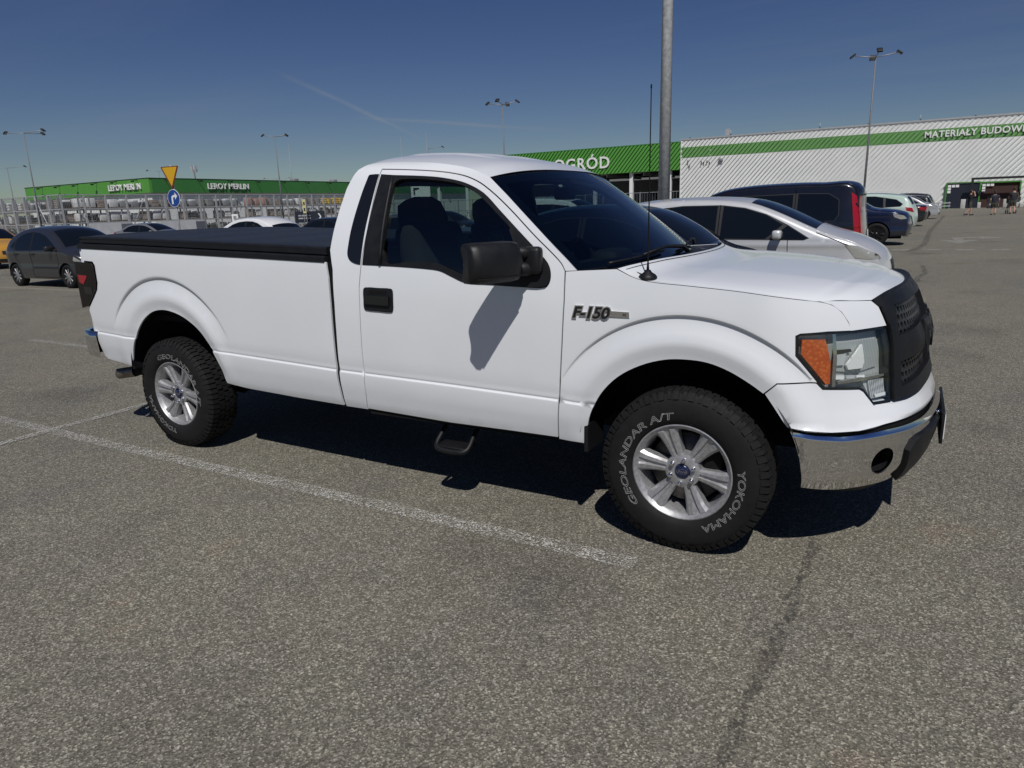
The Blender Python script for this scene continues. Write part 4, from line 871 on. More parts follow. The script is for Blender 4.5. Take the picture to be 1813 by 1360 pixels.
box('corner_flashing', (-25.5-cx, -.03, 4.6), (.16, .16, 9.2), M_SIGNW, st)
for k in range(20):
    x = -24.5+k*5.0; box('roof_peg', (x-cx, .05, 9.36), (.14, .14, .14), M_BLK, st)
    if k % 2: MB().tube([(x-cx, .05, 9.4), (x-cx, .05, 9.85)], .035, 6).build('lightning_rod', M_GALVL, st)
box('roof_unit', (-19.9-cx, .3, 9.75), (.5, .4, .75), M_GALVL, st)
box('drain_mark', (-21.9-cx, -.07, 7.7), (.05, .05, 1.2), M_SIGNW, st)
MB().box((-20.5-cx, -.25, 6.55), (.5, .4, .35), bev=.06).build('wall_lamp', M_GREY, st)
for x, z, s in ((-24.6, 6.55, .35), (-24.4, 6.0, .3), (-22.9, 6.35, .25), (-22.6, 6.3, .22), (-22.2, 6.4, .3), (-21.9, 6.25, .25)): MB().box((x-cx, -.2, z), (.10, .3, s), rz=.3, bev=.02).build('wall_bracket', M_BLK, st)
for x in (-23.6, -22.6): MB().lathe([(0, .16), (.12, .12), (.16, 0), (.1, -.2), (0, -.22)], 10, 'z', (x-cx, -.2, 1.95)).build('wall_bell', M_GREY, st)
# entrance with dark leaves, green frames and a free-standing portal
en = empty('store_entrance', (6.8, 86.7, 0), 0, 'store entrance with navy panel and green framed opening', 'entrance')
box('navy_panel', (-1.65, .05, 1.3), (2.9, .12, 2.6), M_NAVY, en); box('opening', (1.65, .12, 1.3), (3.3, .06, 2.6), M_BROWN, en)
for x in (-3.16, -.12, 3.36): box('green_post', (x, -.02, 1.33), (.13, .2, 2.66), M_GRNF, en)
box('green_lintel', (1.6, -.03, 2.58), (3.4, .2, .14), M_GRNF, en); box('panel_lintel', (-1.65, -.03, 2.66), (3.1, .2, .10), M_GRNF, en)
for x in (-2.95, -.0+.15):
    for k in range(3): box('notice', (x+.05+k*.36, -.06, 2.32), (.30, .02, .26), M_SIGNW, en)
    for k in range(2): box('notice', (x+.05, -.06, 2.02-k*.30), (.30, .02, .24), M_SIGNW, en)
po = empty('entrance_portal', (8.4, 85.6, 0), 0, 'black steel portal frame in front of the store entrance', 'portal')
box('beam', (0, 0, 2.98), (5.3, .25, .22), M_BLK, po)
for x in (-2.52, 2.52): box('post', (x, 0, 1.435), (.22, .24, 2.87), M_BLK, po)
for i, (x, h, w) in enumerate(((5.15, .95, .42), (6.55, .6, .3), (7.55, .75, .35), (8.75, .85, .36), (9.75, .62, .3), (10.5, .85, .36))):
    bo = MB().box((0, 0, h/2), (w, .3, h), bev=.03); o = bo.build('bollard', M_CONC); o.location = (x, 83.4, 0); tag(o, ['broad pale block left of the walking man', 'low pale bollard behind the walking man', 'pale bollard left of the woman', 'pale bollard right of the woman', 'low pale bollard by the pushchair', 'pale bollard at the right picture edge'][i], 'bollard', 'bollards at the store entrance')
gd = empty('guard_rail', (3.0, 84.6, 0), 0, 'low steel guard rail left of the store entrance', 'rail')
for z in (.3, .62): box('rail', (0, 0, z), (2.2, .08, .12), M_GALVL, gd)
for x in (-1, 0, 1): box('post', (x, .09, .36), (.1, .1, .72), M_GREY, gd)
# garden canopy
cn = empty('garden_canopy', (-45, 87, 0), 0, 'open garden canopy with a deep green lettered fascia', 'canopy')
box('fascia', (0, .2, 7.3), (39, .3, 3.35), M_CLADG, cn); tag(ribs(-64.4, -25.6, 5.65, 8.95, .52, lambda u, z, w: (u+45, .049-w, z), slope=1.2, h=.16).build('ribs', M_CLADG, cn), kind='stuff'); box('fascia_cap', (0, .2, 9.02), (39.2, .5, .1), M_CLADG2, cn)
box('roof', (0, 12, 5.9), (39, 23, .3), M_BLK, cn); box('back_wall', (0, 24, 3), (39, .2, 6), M_GREY, cn)
for x in np.arange(-18.5, 19, 5.2): box('post', (x, .6, 2.8), (.45, .45, 5.6), M_SIGNW, cn)
for x in np.arange(-17, 19, 5.2): box('truss', (x, 8, 5.45), (.12, 14, .5), M_GALV, cn)
for k in range(9): box('strip_light', (-17+k*4.2, 3, 5.66), (1.6, .2, .08), M_SIGNW, cn)
text_obj('sign_letters', 'OGRÓD', lambda x, y, zd: (x+5.75, -.18-zd, y+6.42), M_SIGNW, cn, size=2.1, extrude=.05, bold=.03, space=1.12)
gf = empty('garden_fence', (-45, 86.2, 0), 0, 'open steel fence under the green garden canopy', 'fence')
for z in (.1, 1.5, 3.0): box('rail', (0, 0, z), (39, .06, .07), M_GALV, gf)
for x in np.arange(-19.4, 19.5, 2.6): box('post', (x, 0, 1.55), (.09, .09, 3.1), M_GALV, gf)
wi = MB()
for x in np.arange(-19.3, 19.4, .35): wi.box((x, .04, 1.55), (.022, .02, 2.9))
tag(wi.build('fence_wires', M_GALV, gf), kind='stuff')
M_BARK = mat('bark_mulch', (.05, .035, .022), .9, build=wear(.5, 6, .3)); M_TARP = mat('grey_tarp', (.30, .31, .33), .6, build=wear(.12, 2, .2)); M_WRAP = mat('white_shrink_wrap', (.62, .63, .63), .25, coat=.4, build=wear(.12, 5, .4)); M_WOOD = mat('pallet_wood', (.22, .15, .09), .8, build=wear(.25, 12))
M_BRICK = mat('stacked_block', (.26, .22, .19), .85, build=wear(.25, 6)); M_GRST = mat('grey_block', (.24, .24, .23), .85, build=wear(.2, 6)); M_YEL = mat('yellow_sacks', (.55, .38, .03), .5, build=wear(.2, 8)); M_DKST = mat('dark_goods', (.035, .037, .04), .5, build=wear(.4, 5)); M_PINK = mat('terracotta_goods', (.36, .21, .17), .7, build=wear(.2, 6))
sh = empty('garden_shed', (-33.5, 91, 0), 0, 'low dark roofed display hut under the garden canopy', 'hut')
MB().prism([(-3.2, 0), (3.2, 0), (3.2, 2.0), (-3.2, 2.0)], lambda u, v, w: (u, w, v), 3.).build('wall', M_BARK, sh); MB().prism([(-3.7, 2.01), (3.7, 2.01), (2.6, 3.1), (-2.6, 3.1)], lambda u, v, w: (u, w-.3, v), 3.6).build('roof', M_DKST, sh)
# ---- lettered store at the left: two green fascias meeting in a corner
ls = empty('corner_store', (-114, 73.5, 0), 0, 'large store with a dark green lettered fascia at the far left', 'building')
box('wall', (-19.5, 50, 3.15), (39, 100, 6.3), M_CLADW, ls); box('fascia_front', (-19.2, -.3, 7.45), (39.6, .5, 2.4), M_CLADG, ls); box('fascia_side', (.35, 50, 7.448), (.5, 100.1, 2.396), M_CLADG2, ls); box('roof', (-19.5, 50, 7.5), (38.2, 99, 1.8), M_GREY, ls)
box('parapet_front', (-19.2, -.36, 8.68), (39.8, .5, .08), M_BLK, ls); box('parapet_side', (.40, 50, 8.682), (.5, 100.2, .08), M_BLK, ls)
text_obj('sign_letters', 'LEROY MERLIN', lambda x, y, zd: (x-6.2, -.75-zd, y+6.95), M_SIGNW, ls, size=1.42, extrude=.07, bold=.02)
text_obj('sign_letters', 'LEROY MERLIN', lambda x, y, zd: (.82+zd, x+15.6, y+6.95), M_SIGNW, ls, size=1.42, extrude=.07, bold=.02)
for k in range(6):
    q = MB().tube([(-2.5-k*6, -.5, 8.5), (-2.5-k*6, -1.3, 8.35)], .06, 6); q.box((-2.5-k*6, -1.45, 8.25), (.5, .3, .25)); q.build('fascia_floodlight', M_BLK, ls)
for k in range(14):
    q = MB().tube([(.6, 2.5+k*6.6, 8.5), (1.4, 2.5+k*6.6, 8.35)], .06, 6); q.box((1.55, 2.5+k*6.6, 8.25), (.3, .5, .25)); q.build('fascia_floodlight', M_BLK, ls)
am = empty('roof_antenna', (-116.5, 84.5, 8.4), 0, 'cluster of panel antennas on the left store roof', 'antenna')
MB().tube([(0, 0, 0), (0, 0, 2.9)], .1, 8).build('mast', M_GREY, am)
for k in range(5):
    a = k*1.256; box('antenna_panel', (math.cos(a)*.5, math.sin(a)*.5, 2.1+.25*(k % 2)), (.16, .2, 1.1), M_GALVL, am, rz=a)
for k, y in enumerate((110, 122, 133, 145, 152)):
    o = MB().box((0, 0, .5), (1.2, 1.4, 1.0), bev=.08).build('roof_vent', M_GREY); o.location = (-117.5, y, 8.42); tag(o, 'grey ventilation box on the left store roof, %s from its corner' % ordw(k+1), 'vent', 'vents on the left store roof')
# ---- builders' yard: galvanised fence round tall racks of palletised goods
yf = empty('yard_fence', (-84, 42, 0), 0, 'tall galvanised fence round the builders yard, left of the pickup', 'fence')
pm = None
def put(name, mesh_src, loc, parent, m=None):
    o = bpy.data.objects.new(name, mesh_src.data); o.location = loc; COL.objects.link(o); o.parent = parent; return o
p0 = box('post', (0, 0, 2.4), (.20, .20, 4.8), M_GALVL, yf); r0 = box('rail', (.0, 1.3, 4.8), (.11, 2.6, .11), M_GALVL, yf); rx0 = box('rail', (-1.3, 0, 4.8), (2.6, .11, .11), M_GALVL, yf)
wv = MB()
for k in range(13): wv.box((.0, .1+k*.2, 2.4), (.018, .018, 4.7))
for k in range(6): wv.box((.0, 1.3, .4+k*.85), (.016, 2.6, .016))
w0 = tag(wv.build('mesh_panel', M_GALV, yf), kind='stuff')
wv = MB()
for k in range(13): wv.box((-.1-k*.2, 0, 2.4), (.018, .018, 4.7))
for k in range(6): wv.box((-1.3, 0, .4+k*.85), (2.6, .016, .016))
wx0 = tag(wv.build('mesh_panel', M_GALV, yf), kind='stuff')
for k in range(24):
    if k: put('post', p0, (0, k*2.6, 0), yf); put('rail', r0, (0, k*2.6, 0), yf); tag(put('mesh_panel', w0, (0, k*2.6, 0), yf), kind='stuff')
    for z in (1.6, 3.2): put('rail', r0, (0, k*2.6, z-4.8), yf)
    if k % 6 == 3: MB().tube([(-.1, k*2.6, .1), (-.1, k*2.6+2.6, 4.7)], .05, 6).build('brace', M_GALVL, yf)
for k in range(16):
    if k: put('post', p0, (-k*2.6, 0, 0), yf); put('rail', rx0, (-k*2.6, 0, 0), yf); tag(put('mesh_panel', wx0, (-k*2.6, 0, 0), yf), kind='stuff')
    for z in (1.6, 3.2): put('rail', rx0, (-k*2.6, 0, z-4.8), yf)
    if k % 4 == 1: MB().tube([(-k*2.6, -.1, .1), (-k*2.6-2.6, -.1, 4.7)], .05, 6).build('brace', M_GALVL, yf)
rk = empty('storage_rack', (-86.5, 43, 0), 0, 'long steel pallet rack standing behind the yard fence', 'rack')
up = box('upright', (0, 0, 2.35), (.14, .14, 4.7), M_GALV, rk); bm_ = box('beam', (0, 1.4, 1.55), (.10, 2.8, .14), M_GALV, rk)
for k in range(22):
    for x in (0, -1.3):
        if k or x: put('upright', up, (x, k*2.8, 0), rk)
        for z in (0, 1.6):
            if k or x or z: put('beam', bm_, (x, k*2.8, z), rk)
rk2 = empty('storage_rack', (-85, 44.5, 0), 0, 'pallet rack along the near side of the yard, behind the dark grey hatchback', 'rack')
bx_ = box('beam', (-1.4, 0, 1.55), (2.8, .10, .14), M_GALV, rk2); up2 = put('upright', up, (0, 0, 0), rk2)
for k in range(14):
    for y in (0, 1.3):
        if k or y: put('upright', up, (-k*2.8, y, 0), rk2)
        for z in (0, 1.6):
            if k or y or z: put('beam', bx_, (-k*2.8, y, z), rk2)
KINDS = []
def pallet_kind(m, lab, form):
    t = empty('goods_pallet', (0, 0, -50), 0, lab, 'pallet', 'pallets of goods in the builders yard')
    pb = MB()
    for y in (-.5, 0, .5): pb.box((0, y, .06), (1.0, .12, .12))
    for x in (-.45, -.22, 0, .22, .45): pb.box((x, 0, .135), (.14, 1.2, .03))
    pb.build('pallet', M_WOOD, t)
    if form == 0: MB().box((0, 0, .62), (.96, 1.14, .92), bev=.05).build('load', m, t)
    elif form == 1:
        for k in range(5): MB().box((random.uniform(-.02, .02), random.uniform(-.02, .02), .24+k*.17), (.94, 1.1, .16), bev=.03).build('layer', m, t)
    elif form == 2:
        for k in range(3):
            for j in range(2): MB().box((0, -.28+j*.56, .30+k*.27), (.9, .52, .25), bev=.06).build('sack', m, t)
    else:
        MB().box((0, 0, .45), (.9, 1.1, .56), bev=.02).build('load', m, t); MB().box((.05, .1, .86), (.7, .8, .24), bev=.04).build('loose_top', M_WRAP, t)
    KINDS.append(t)
pallet_kind(M_WRAP, 'pallet wrapped in white film on the yard racks', 0); pallet_kind(M_GRST, 'pallet of grey blocks on the yard racks', 1); pallet_kind(M_BRICK, 'pallet of brown stacked blocks on the yard racks', 1)
pallet_kind(M_DKST, 'pallet of dark boxed goods on the yard racks', 3); pallet_kind(M_WRAP, 'pallet of white sacks on the yard racks', 2); pallet_kind(M_YEL, 'pallet of yellow sacks on the yard racks', 2); pallet_kind(M_PINK, 'pallet of pale red blocks on the yard racks', 0); pallet_kind(M_GREY, 'pallet of grey metal sheets on the yard racks', 3)
used = set(); TIER = ('bottom', 'middle', 'top')
def place_pallet(k, loc, rz, lab):
    o = KINDS[k] if k not in used else copy_tree(KINDS[k]); used.add(k); o.location = loc; o.rotation_euler = (0, 0, rz); o.scale = (1, 1, random.uniform(1.0, 1.22)); o['label'] = PN[k]+lab
PN = ['film-wrapped white pallet', 'grey block pallet', 'brown block pallet', 'dark boxed goods pallet', 'white sack pallet', 'yellow sack pallet', 'pale red block pallet', 'grey sheet metal pallet']
for lev, z in enumerate((0., 1.62, 3.22)):
    for i in range(42):
        if random.random() < .10: continue
        k = random.choices(range(8), [7, 4, 3, 4, 7, 0, 1, 4])[0]
        if lev == 2 and 30 <= i <= 33: k = 5
        if lev == 2 and 19 <= i <= 21: k = 6
        if lev == 0 and i < 18: k = random.choice((1, 3, 7))
        place_pallet(k, (-87.15, 44.1+i*1.42, z), random.uniform(-.05, .05), f', {TIER[lev]} tier of the long rack, {ordw(i+1)} from the corner')
    for i in range(26):
        if random.random() < .15: continue
        place_pallet(random.choices(range(8), [3, 5, 4, 5, 2, 0, 0, 5])[0], (-86.2-i*1.42, 45.15, z), math.pi/2+random.uniform(-.05, .05), f', {TIER[lev]} tier of the near rack, {ordw(i+1)} from the corner')
# tarp-covered trailers in front of the fence
for i, (x, y, rz, lab) in enumerate(((-52.6, 34.6, .45, 'grey tarp-covered trailer right of the blue round sign'), (-61, 33.5, .4, 'grey tarp-covered trailer behind the light grey saloon'), (-52, 41.5, .5, 'grey tarp-covered trailer behind the white hatchback roof'))):
    t = empty('covered_trailer', (x, y, 0), rz, lab, 'trailer', 'covered trailers by the yard fence')
    MB().prism([(-1.5, .55), (1.5, .55), (1.5, 1.42), (1.38, 1.55), (-1.38, 1.55), (-1.5, 1.42)], lambda u, v, w: (u, w-.8, v), 1.6).build('tarp', M_TARP, t); box('chassis', (0, 0, .48), (3.1, 1.5, .12), M_GALV, t); MB().tube([(1.5, 0, .45), (2.5, 0, .42)], .05, 6).build('drawbar', M_GALV, t)
    for sg in (1, -1): MB().lathe([(0, -.08), (.2, -.09), (.29, -.07), (.29, .07), (0, .08)], 18, 'y', (0, sg*.72, .29)).build('wheel', M_RUBBER, t)
# ============================================================ lamp posts, signs
def lamp_post(loc, rz, heads, label, H=11.4, r=.085, arm=1.3):
    t = empty('lamp_post', loc, rz, label, 'lamp post', 'car park lamp posts')
    MB().tube([(0, 0, 0), (0, 0, H)], [r, r*.55], 14).build('pole', M_GALVP if r > .1 else M_FARP, t); MB().lathe([(0, .04), (r*2.2, .03), (r*2.2, 0)], 16, 'z').build('base_flange', M_GALVP, t); box('service_door', (0, -r*.97, 1.0), (r*.9, .02, .4), M_GREY, t)
    for a in heads:
        c_, s_ = math.cos(a), math.sin(a); ar = MB().tube([(0, 0, H-.05), (c_*arm*.5, s_*arm*.5, H+.02), (c_*arm, s_*arm, H+.12)], .035, 6).build('arm', M_GREY, t)
        h = MB().box((0, 0, 0), (.42, .36, .12), bev=.03); h.xf(Matrix.Translation((c_*(arm+.15), s_*(arm+.15), H+.14)) @ Matrix.Rotation(a, 4, 'Z') @ Matrix.Rotation(math.radians(38), 4, 'Y')); fl = h.build('floodlight', M_BLK, t)
        g = MB().box((0, 0, -.066), (.34, .29, .01)); g.xf(Matrix.Translation((c_*(arm+.15), s_*(arm+.15), H+.14)) @ Matrix.Rotation(a, 4, 'Z') @ Matrix.Rotation(math.radians(38), 4, 'Y')); g.build('lamp_glass', M_GREY, fl)
    return t
M_FARP = mat('weathered_pole', (.15, .16, .17), .6, build=wear(.2, 10))
M_GALVP = mat('galvanised_pole', (.42, .43, .43), .6, .0, build=wear(.3, 14, .15, .1))
X4 = [0.2, math.pi/2+.2, math.pi+.2, -math.pi/2+.2]
lamp_post((-3.62, 10.25, 0), 0, X4, 'thick galvanised lamp post close behind the silver people carrier', 12.5, .125)
lamp_post((-2.45, 53.6, 0), 0, X4, 'lamp post with four floodlights in front of the white corrugated store', 10.9)
lamp_post((-33, 55, 0), 0, X4, 'lamp post with four floodlights above the pickup roof', 10.9)
lamp_post((-67.5, 59.4, 0), .5, [0.1, .6, math.pi], 'lamp post with three floodlights left of the pickup cab', 11.0)
lamp_post((-82, 38.4, 0), .2, [0.1, 1.7, math.pi], 'lamp post with wide arms at the left, above the fence corner', 11.05, arm=2.4)
lamp_post((-135.4, 62, 0), .5, [0, math.pi], 'lamp post cut by the left picture edge', 11.2, arm=3.)
lamp_post((-66.2, 89, 0), .4, [0.], 'small far lamp post with a single arm above the cab', 11.1, arm=2.2)
lamp_post((-132, 88, 0), .7, [0, math.pi], 'far lamp post behind the yellow triangle sign', 11.2, arm=2.)
lamp_post((-143.4, 129, 0), .7, [0, math.pi], 'far double-armed lamp post beyond the side fascia', 11., arm=3.)
for i, (x, y, h) in enumerate(((-160, 150, 22), (-125, 170, 24), (-150, 190, 26))):
    MBo = MB().tube([(0, 0, 0), (0, 0, h)], [.12, .04], 6).build('thin_mast', M_GREY); MBo.location = (x, y, 0); tag(MBo, 'thin far mast above the store roof, '+('leftmost', 'nearest to the pickup cab', 'middle')[i], 'mast', 'thin far masts')
ts = empty('traffic_sign', (-22.45, 12.66, 0), 0, 'yellow give-way triangle over a round blue arrow sign on one pole', 'sign')
MB().tube([(0, 0, 0), (0, 0, 3.5)], .035, 10).build('pole', M_GALVL, ts)
M_SGY = mat('sign_yellow', (.62, .36, .015), .45); M_SGR = mat('sign_edge', (.16, .03, .015), .45); M_SGB = mat('sign_blue', (.012, .06, .26), .4)
ang = math.radians(4); ex = Vector((math.cos(ang), math.sin(ang), 0)); ey = Vector((math.sin(ang), -math.cos(ang), 0))
def sgn(u, v, w): p_ = ex*u+ey*(.05+w); return (p_.x, p_.y, v)
def rtri(s, r): 
    h = s*.866; P = [(-s/2, 0), (s/2, 0), (0, -h)]; o = []
    for i in range(3):
        a = Vector(P[i]); b = Vector(P[i-1]); c = Vector(P[(i+1) % 3]); p1 = a+(b-a).normalized()*r; p2 = a+(c-a).normalized()*r
        o += [tuple(p1), tuple(p1*.25+a*.5+p2*.25), tuple(p2)]
    return o
sw_ = 1.
tr_ = MB().prism([(u*sw_, v+3.46) for u, v in rtri(.92, .06)], sgn, .012).build('give_way_triangle', M_SGR, ts); MB().prism([(u*sw_, v+3.43) for u, v in rtri(.76, .03)], lambda u, v, w: sgn(u, v, w+.0125), .003).build('triangle_face', M_SGY, tr_)
dk = MB().prism([(.31*math.cos(t), 2.36+.31*math.sin(t)) for t in np.linspace(0, 2*math.pi, 32, endpoint=False)], sgn, .012).build('blue_disc', M_SIGNW, ts); MB().prism([(.295*math.cos(t), 2.36+.295*math.sin(t)) for t in np.linspace(0, 2*math.pi, 32, endpoint=False)], lambda u, v, w: sgn(u, v, w+.0125), .003).build('disc_face', M_SGB, dk)
AR = [(-.10, 2.16), (-.03, 2.16), (-.03, 2.36), (0, 2.40), (.06, 2.40), (.06, 2.31), (.17, 2.435), (.06, 2.56), (.06, 2.47), (-.02, 2.47), (-.085, 2.43), (-.10, 2.36)]
def tri_poly(P): 
    from mathutils.geometry import tessellate_polygon
    return tessellate_polygon([[Vector((a, b, 0)) for a, b in P]])
q = meshobj('arrow_symbol', [sgn(u*1.15, v, .0165) for u, v in AR], tri_poly(AR), M_SIGNW, dk, smooth=False)
def board(name, loc, rz, w, h, z, m, label, edge=None):
    t = empty(name, loc, rz, label, 'sign'); b = box('board', (0, 0, z), (w, .08, h), m, t, bev=.0)
    for sg in (1, -1): MB().tube([(sg*w*.4, .06, 0), (sg*w*.4, .06, z+h*.45)], .04, 8).build('post', M_GALV, t)
    return t, b
bt, bb = board('arrow_board', (-50.7, 47.2, 0), math.radians(30), 2.9, 1.05, 1.45, M_NAVY, 'dark board with a white chevron in front of the yard')
for j in range(2):
    x = -1.15
    for wd in ((.32, .62, .28) if j == 0 else (.5, .2, .55)): box('text_bar', (x+wd/2, -.045, 1.58-j*.26), (wd-.06, .012, .13), M_GALVL, bb); x += wd
CH = [(.80, 1.14), (.92, 1.14), (1.12, 1.45), (.92, 1.76), (.80, 1.76), (1.0, 1.45)]
meshobj('chevron', [(u, -.046, v) for u, v in CH], tri_poly(CH), M_SIGNW, bb, smooth=False)
t2, b2 = board('white_notice', (-47.2, 49.3, 0), math.radians(30), .55, .5, 1.75, M_SIGNW, 'small white notice right of the dark chevron board'); box('notice_mark', (0, -.045, 1.75), (.3, .012, .28), M_GREY, b2)
t2, b2 = board('white_notice', (-57.6, 44.0, 0), math.radians(30), .6, .8, 1.55, M_SIGNW, 'small white notice at the foot of a lamp post by the yard'); box('notice_mark', (0, -.045, 1.6), (.3, .012, .35), M_GREY, b2)
t2, b2 = board('height_marker', (-50.3, 46.2, 0), math.radians(30), .3, 1.3, 2.45, mat('marker_yellow', (.55, .52, .25), .5), 'narrow pale yellow marker above the dark chevron board')
for k in range(2): box('marker_slot', (0, -.05, 2.15+k*.55), (.14, .014, .3), M_NAVY, b2)
t2, b2 = board('pickup_sign', (-36.3, 46.1, 0), math.radians(28), 1.65, 1.9, 2.75, M_SIGNW, 'white order collection sign seen through the pickup side window')
text_obj('sign_text', 'Odbiór', lambda x, y, zd: (x+.1, -.046, y+2.55), M_NAVY, b2, size=.36, bold=.006); text_obj('sign_text', 'zamówień', lambda x, y, zd: (x, -.046, y+2.15), M_NAVY, b2, size=.36, bold=.006)
P_ = [(-.62, 2.95), (-.48, 2.95), (-.48, 3.35), (-.1, 3.45), (-.1, 3.58), (-.62, 3.58)]; meshobj('sign_symbol', [(u, -.047, v) for u, v in P_], tri_poly(P_), M_NAVY, b2, smooth=False)
# ============================================================ people
M_SKIN = mat('skin', (.42, .25, .18), .6); M_HAIR = mat('dark_hair', (.03, .022, .016), .7); M_TEE = mat('charcoal_shirt', (.02, .021, .025), .85); M_TEE2 = mat('navy_shirt', (.016, .018, .032), .85); M_SHORT = mat('khaki_shorts', (.05, .052, .04), .85); M_SHOE = mat('dark_shoes', (.015, .015, .016), .7); M_PANT = mat('light_trousers', (.33, .32, .27), .85)
def skin_body(verts, edges, radii, m, parent, name='body', sub=2):
    me = bpy.data.meshes.new(name); me.from_pydata(verts, edges, []); o = bpy.data.objects.new(name, me); COL.objects.link(o)
    sk = o.modifiers.new('s', 'SKIN'); sk.use_smooth_shade = True; ss = o.modifiers.new('u', 'SUBSURF'); ss.levels = sub
    for i, r in enumerate(radii): me.skin_vertices[0].data[i].radius = r if isinstance(r, tuple) else (r, r)
    me.skin_vertices[0].data[0].use_root = True
    dg = bpy.context.evaluated_depsgraph_get(); m2 = bpy.data.meshes.new_from_object(o.evaluated_get(dg)); m2.name = name; bpy.data.objects.remove(o); bpy.data.meshes.remove(me)
    m2.materials.clear(); m2.materials.append(m); m2.polygons.foreach_set('use_smooth', [True]*len(m2.polygons)); q = bpy.data.objects.new(name, m2); COL.objects.link(q); q.parent = parent; return q
def person(loc, rz, label, S, arms, legs, tee, short, hairlen=0.):
    """S height scale; arms: two (elbow, hand); legs: two (knee, ankle) in metres, figure faces +x, y left"""
    t = empty('person', loc, rz, label, 'person', 'people walking to the store')
    V = [(0, 0, .93), (0, 0, 1.15), (.0, 0, 1.36), (0, 0, 1.46), (.01, 0, 1.56)]; E = [(0, 1), (1, 2), (2, 3), (3, 4)]; R = [(.145, .105), (.14, .10), (.15, .10), (.06, .06), (.06, .06)]
    R = [(r[1], r[0]) if i < 3 else r for i, r in enumerate(R)]
    def add(p, par, r): V.append(p); E.append((par, len(V)-1)); R.append(r); return len(V)-1
    for sg, (el, ha) in zip((1, -1), arms):
        s_ = add((0, sg*.19, 1.39), 2, .062); e = add(el, s_, .045); h = add(ha, e, .032)
        d = (Vector(ha)-Vector(el)).normalized(); k0 = add(tuple(Vector(ha)+d*.07), h, (.042, .02))
        for j in range(4): add(tuple(Vector(ha)+d*(.15-.012*abs(j-1.5))+Vector((0, (j-1.5)*.022, 0))), k0, .010)
        add(tuple(Vector(ha)+d*.07+Vector((.045, 0, .01))), h, .011)
    for sg, (kn, an) in zip((1, -1), legs):
        h = add((0, sg*.095, .88), 0, .088); k = add(kn, h, .058); a = add(an, k, .04); add((an[0]+.14, an[1], max(.035, an[2]-.04)), a, .035)
    body = skin_body(V, E, R, M_SKIN, t)
    hd = MB().lathe([(0, .125), (.05, .115), (.082, .07), (.088, .01), (.078, -.05), (.055, -.10), (0, -.125)], 18, 'z', (.02, 0, 1.65)); hd.box((.108, 0, 1.645), (.03, .03, .045), bev=.01)
    for sg in (1, -1): hd.box((.02, sg*.09, 1.65), (.045, .02, .06), bev=.008)
    hd.build('head', M_SKIN, body)
    fc = MB(); 
    for sg in (1, -1): fc.box((.098, sg*.033, 1.67), (.01, .024, .012))
    fc.box((.094, 0, 1.585), (.012, .045, .010)); fc.build('facial_features', M_HAIR, body)
    hr = MB().lathe([(0, .14), (.06, .128), (.094, .08), (.098, .03), (.092, -.02-hairlen*.3), (.07, -.06-hairlen)], 18, 'z', (.005, 0, 1.66), a0=math.radians(70), a1=math.radians(290)); hr.lathe([(0, .14), (.06, .128), (.092, .085), (.09, .06)], 18, 'z', (.015, 0, 1.66)); hr.build('hair', M_HAIR, t)
    # clothes: shirt and shorts over the same skeleton, a little thicker
    Vs = [(0, 0, .84), (0, 0, 1.0), (0, 0, 1.18), (0, 0, 1.38), (0, 0, 1.46)]; Es = [(0, 1), (1, 2), (2, 3), (3, 4)]; Rs = [(.15, .20), (.15, .195), (.15, .195), (.14, .20), (.085, .085)]
    for sg, (el, ha) in zip((1, -1), arms):
        i = len(Vs); Vs.append((0, sg*.20, 1.385)); Es.append((3, i)); Rs.append(.09); Vs.append(tuple(Vector((0, sg*.2, 1.385)).lerp(Vector(el), .75))); Es.append((i, i+1)); Rs.append(.078)
    skin_body(Vs, Es, Rs, tee, t, 'shirt')
    Vs = [(0, 0, 1.02), (0, 0, .88)]; Es = [(0, 1)]; Rs = [(.13, .175), (.135, .18)]
    for sg, (kn, an) in zip((1, -1), legs):
        i = len(Vs); Vs.append((0, sg*.1, .80)); Es.append((1, i)); Rs.append(.115); Vs.append(tuple(Vector((0, sg*.1, .80)).lerp(Vector(kn), .9))); Es.append((i, i+1)); Rs.append(.10)
    skin_body(Vs, Es, Rs, short, t, 'shorts')
    for kn, an in legs:
        sm_ = MB().box((0, 0, 0), (.28, .10, .09), bev=.03); sm_.xf(Matrix.Translation((an[0]+.07, an[1], max(.046, an[2]-.035)))); sm_.build('shoe', M_SHOE, t)
    t.scale = (S, S, S); return t
man = person((4.25, 56.6, 0), math.radians(20), 'man in charcoal shirt and shorts walking with both hands at his face', 1.0, [((.16, .30, 1.36), (.17, .10, 1.58)), ((.18, -.28, 1.34), (.18, -.08, 1.58))], [((.14, .10, .50), (.16, .11, .10)), ((-.02, -.10, .48), (-.30, -.10, .14))], M_TEE, M_SHORT)
person((5.72, 56.9, 0), math.radians(95), 'woman in navy shirt and shorts walking away from the camera', .95, [((-.06, .27, 1.12), (.08, .30, .90)), ((-.04, -.27, 1.12), (.10, -.28, .90))], [((.12, .09, .50), (.05, .09, .09)), ((.02, -.09, .49), (-.14, -.09, .12))], M_TEE2, M_SHORT, .12)
person((7.0, 58.9, 0), math.radians(95), 'man in dark shirt pushing a pushchair at the right edge', 1.05, [((.10, .26, 1.14), (.36, .20, 1.04)), ((.10, -.26, 1.14), (.36, -.20, 1.04))], [((.10, .10, .50), (-.02, .10, .09)), ((.0, -.10, .49), (-.16, -.10, .12))], M_TEE, M_SHORT)
pc = empty('pushchair', (7.02, 59.75, 0), math.radians(95), 'pushchair with thin black frame pushed by the man at the right', 'pushchair')
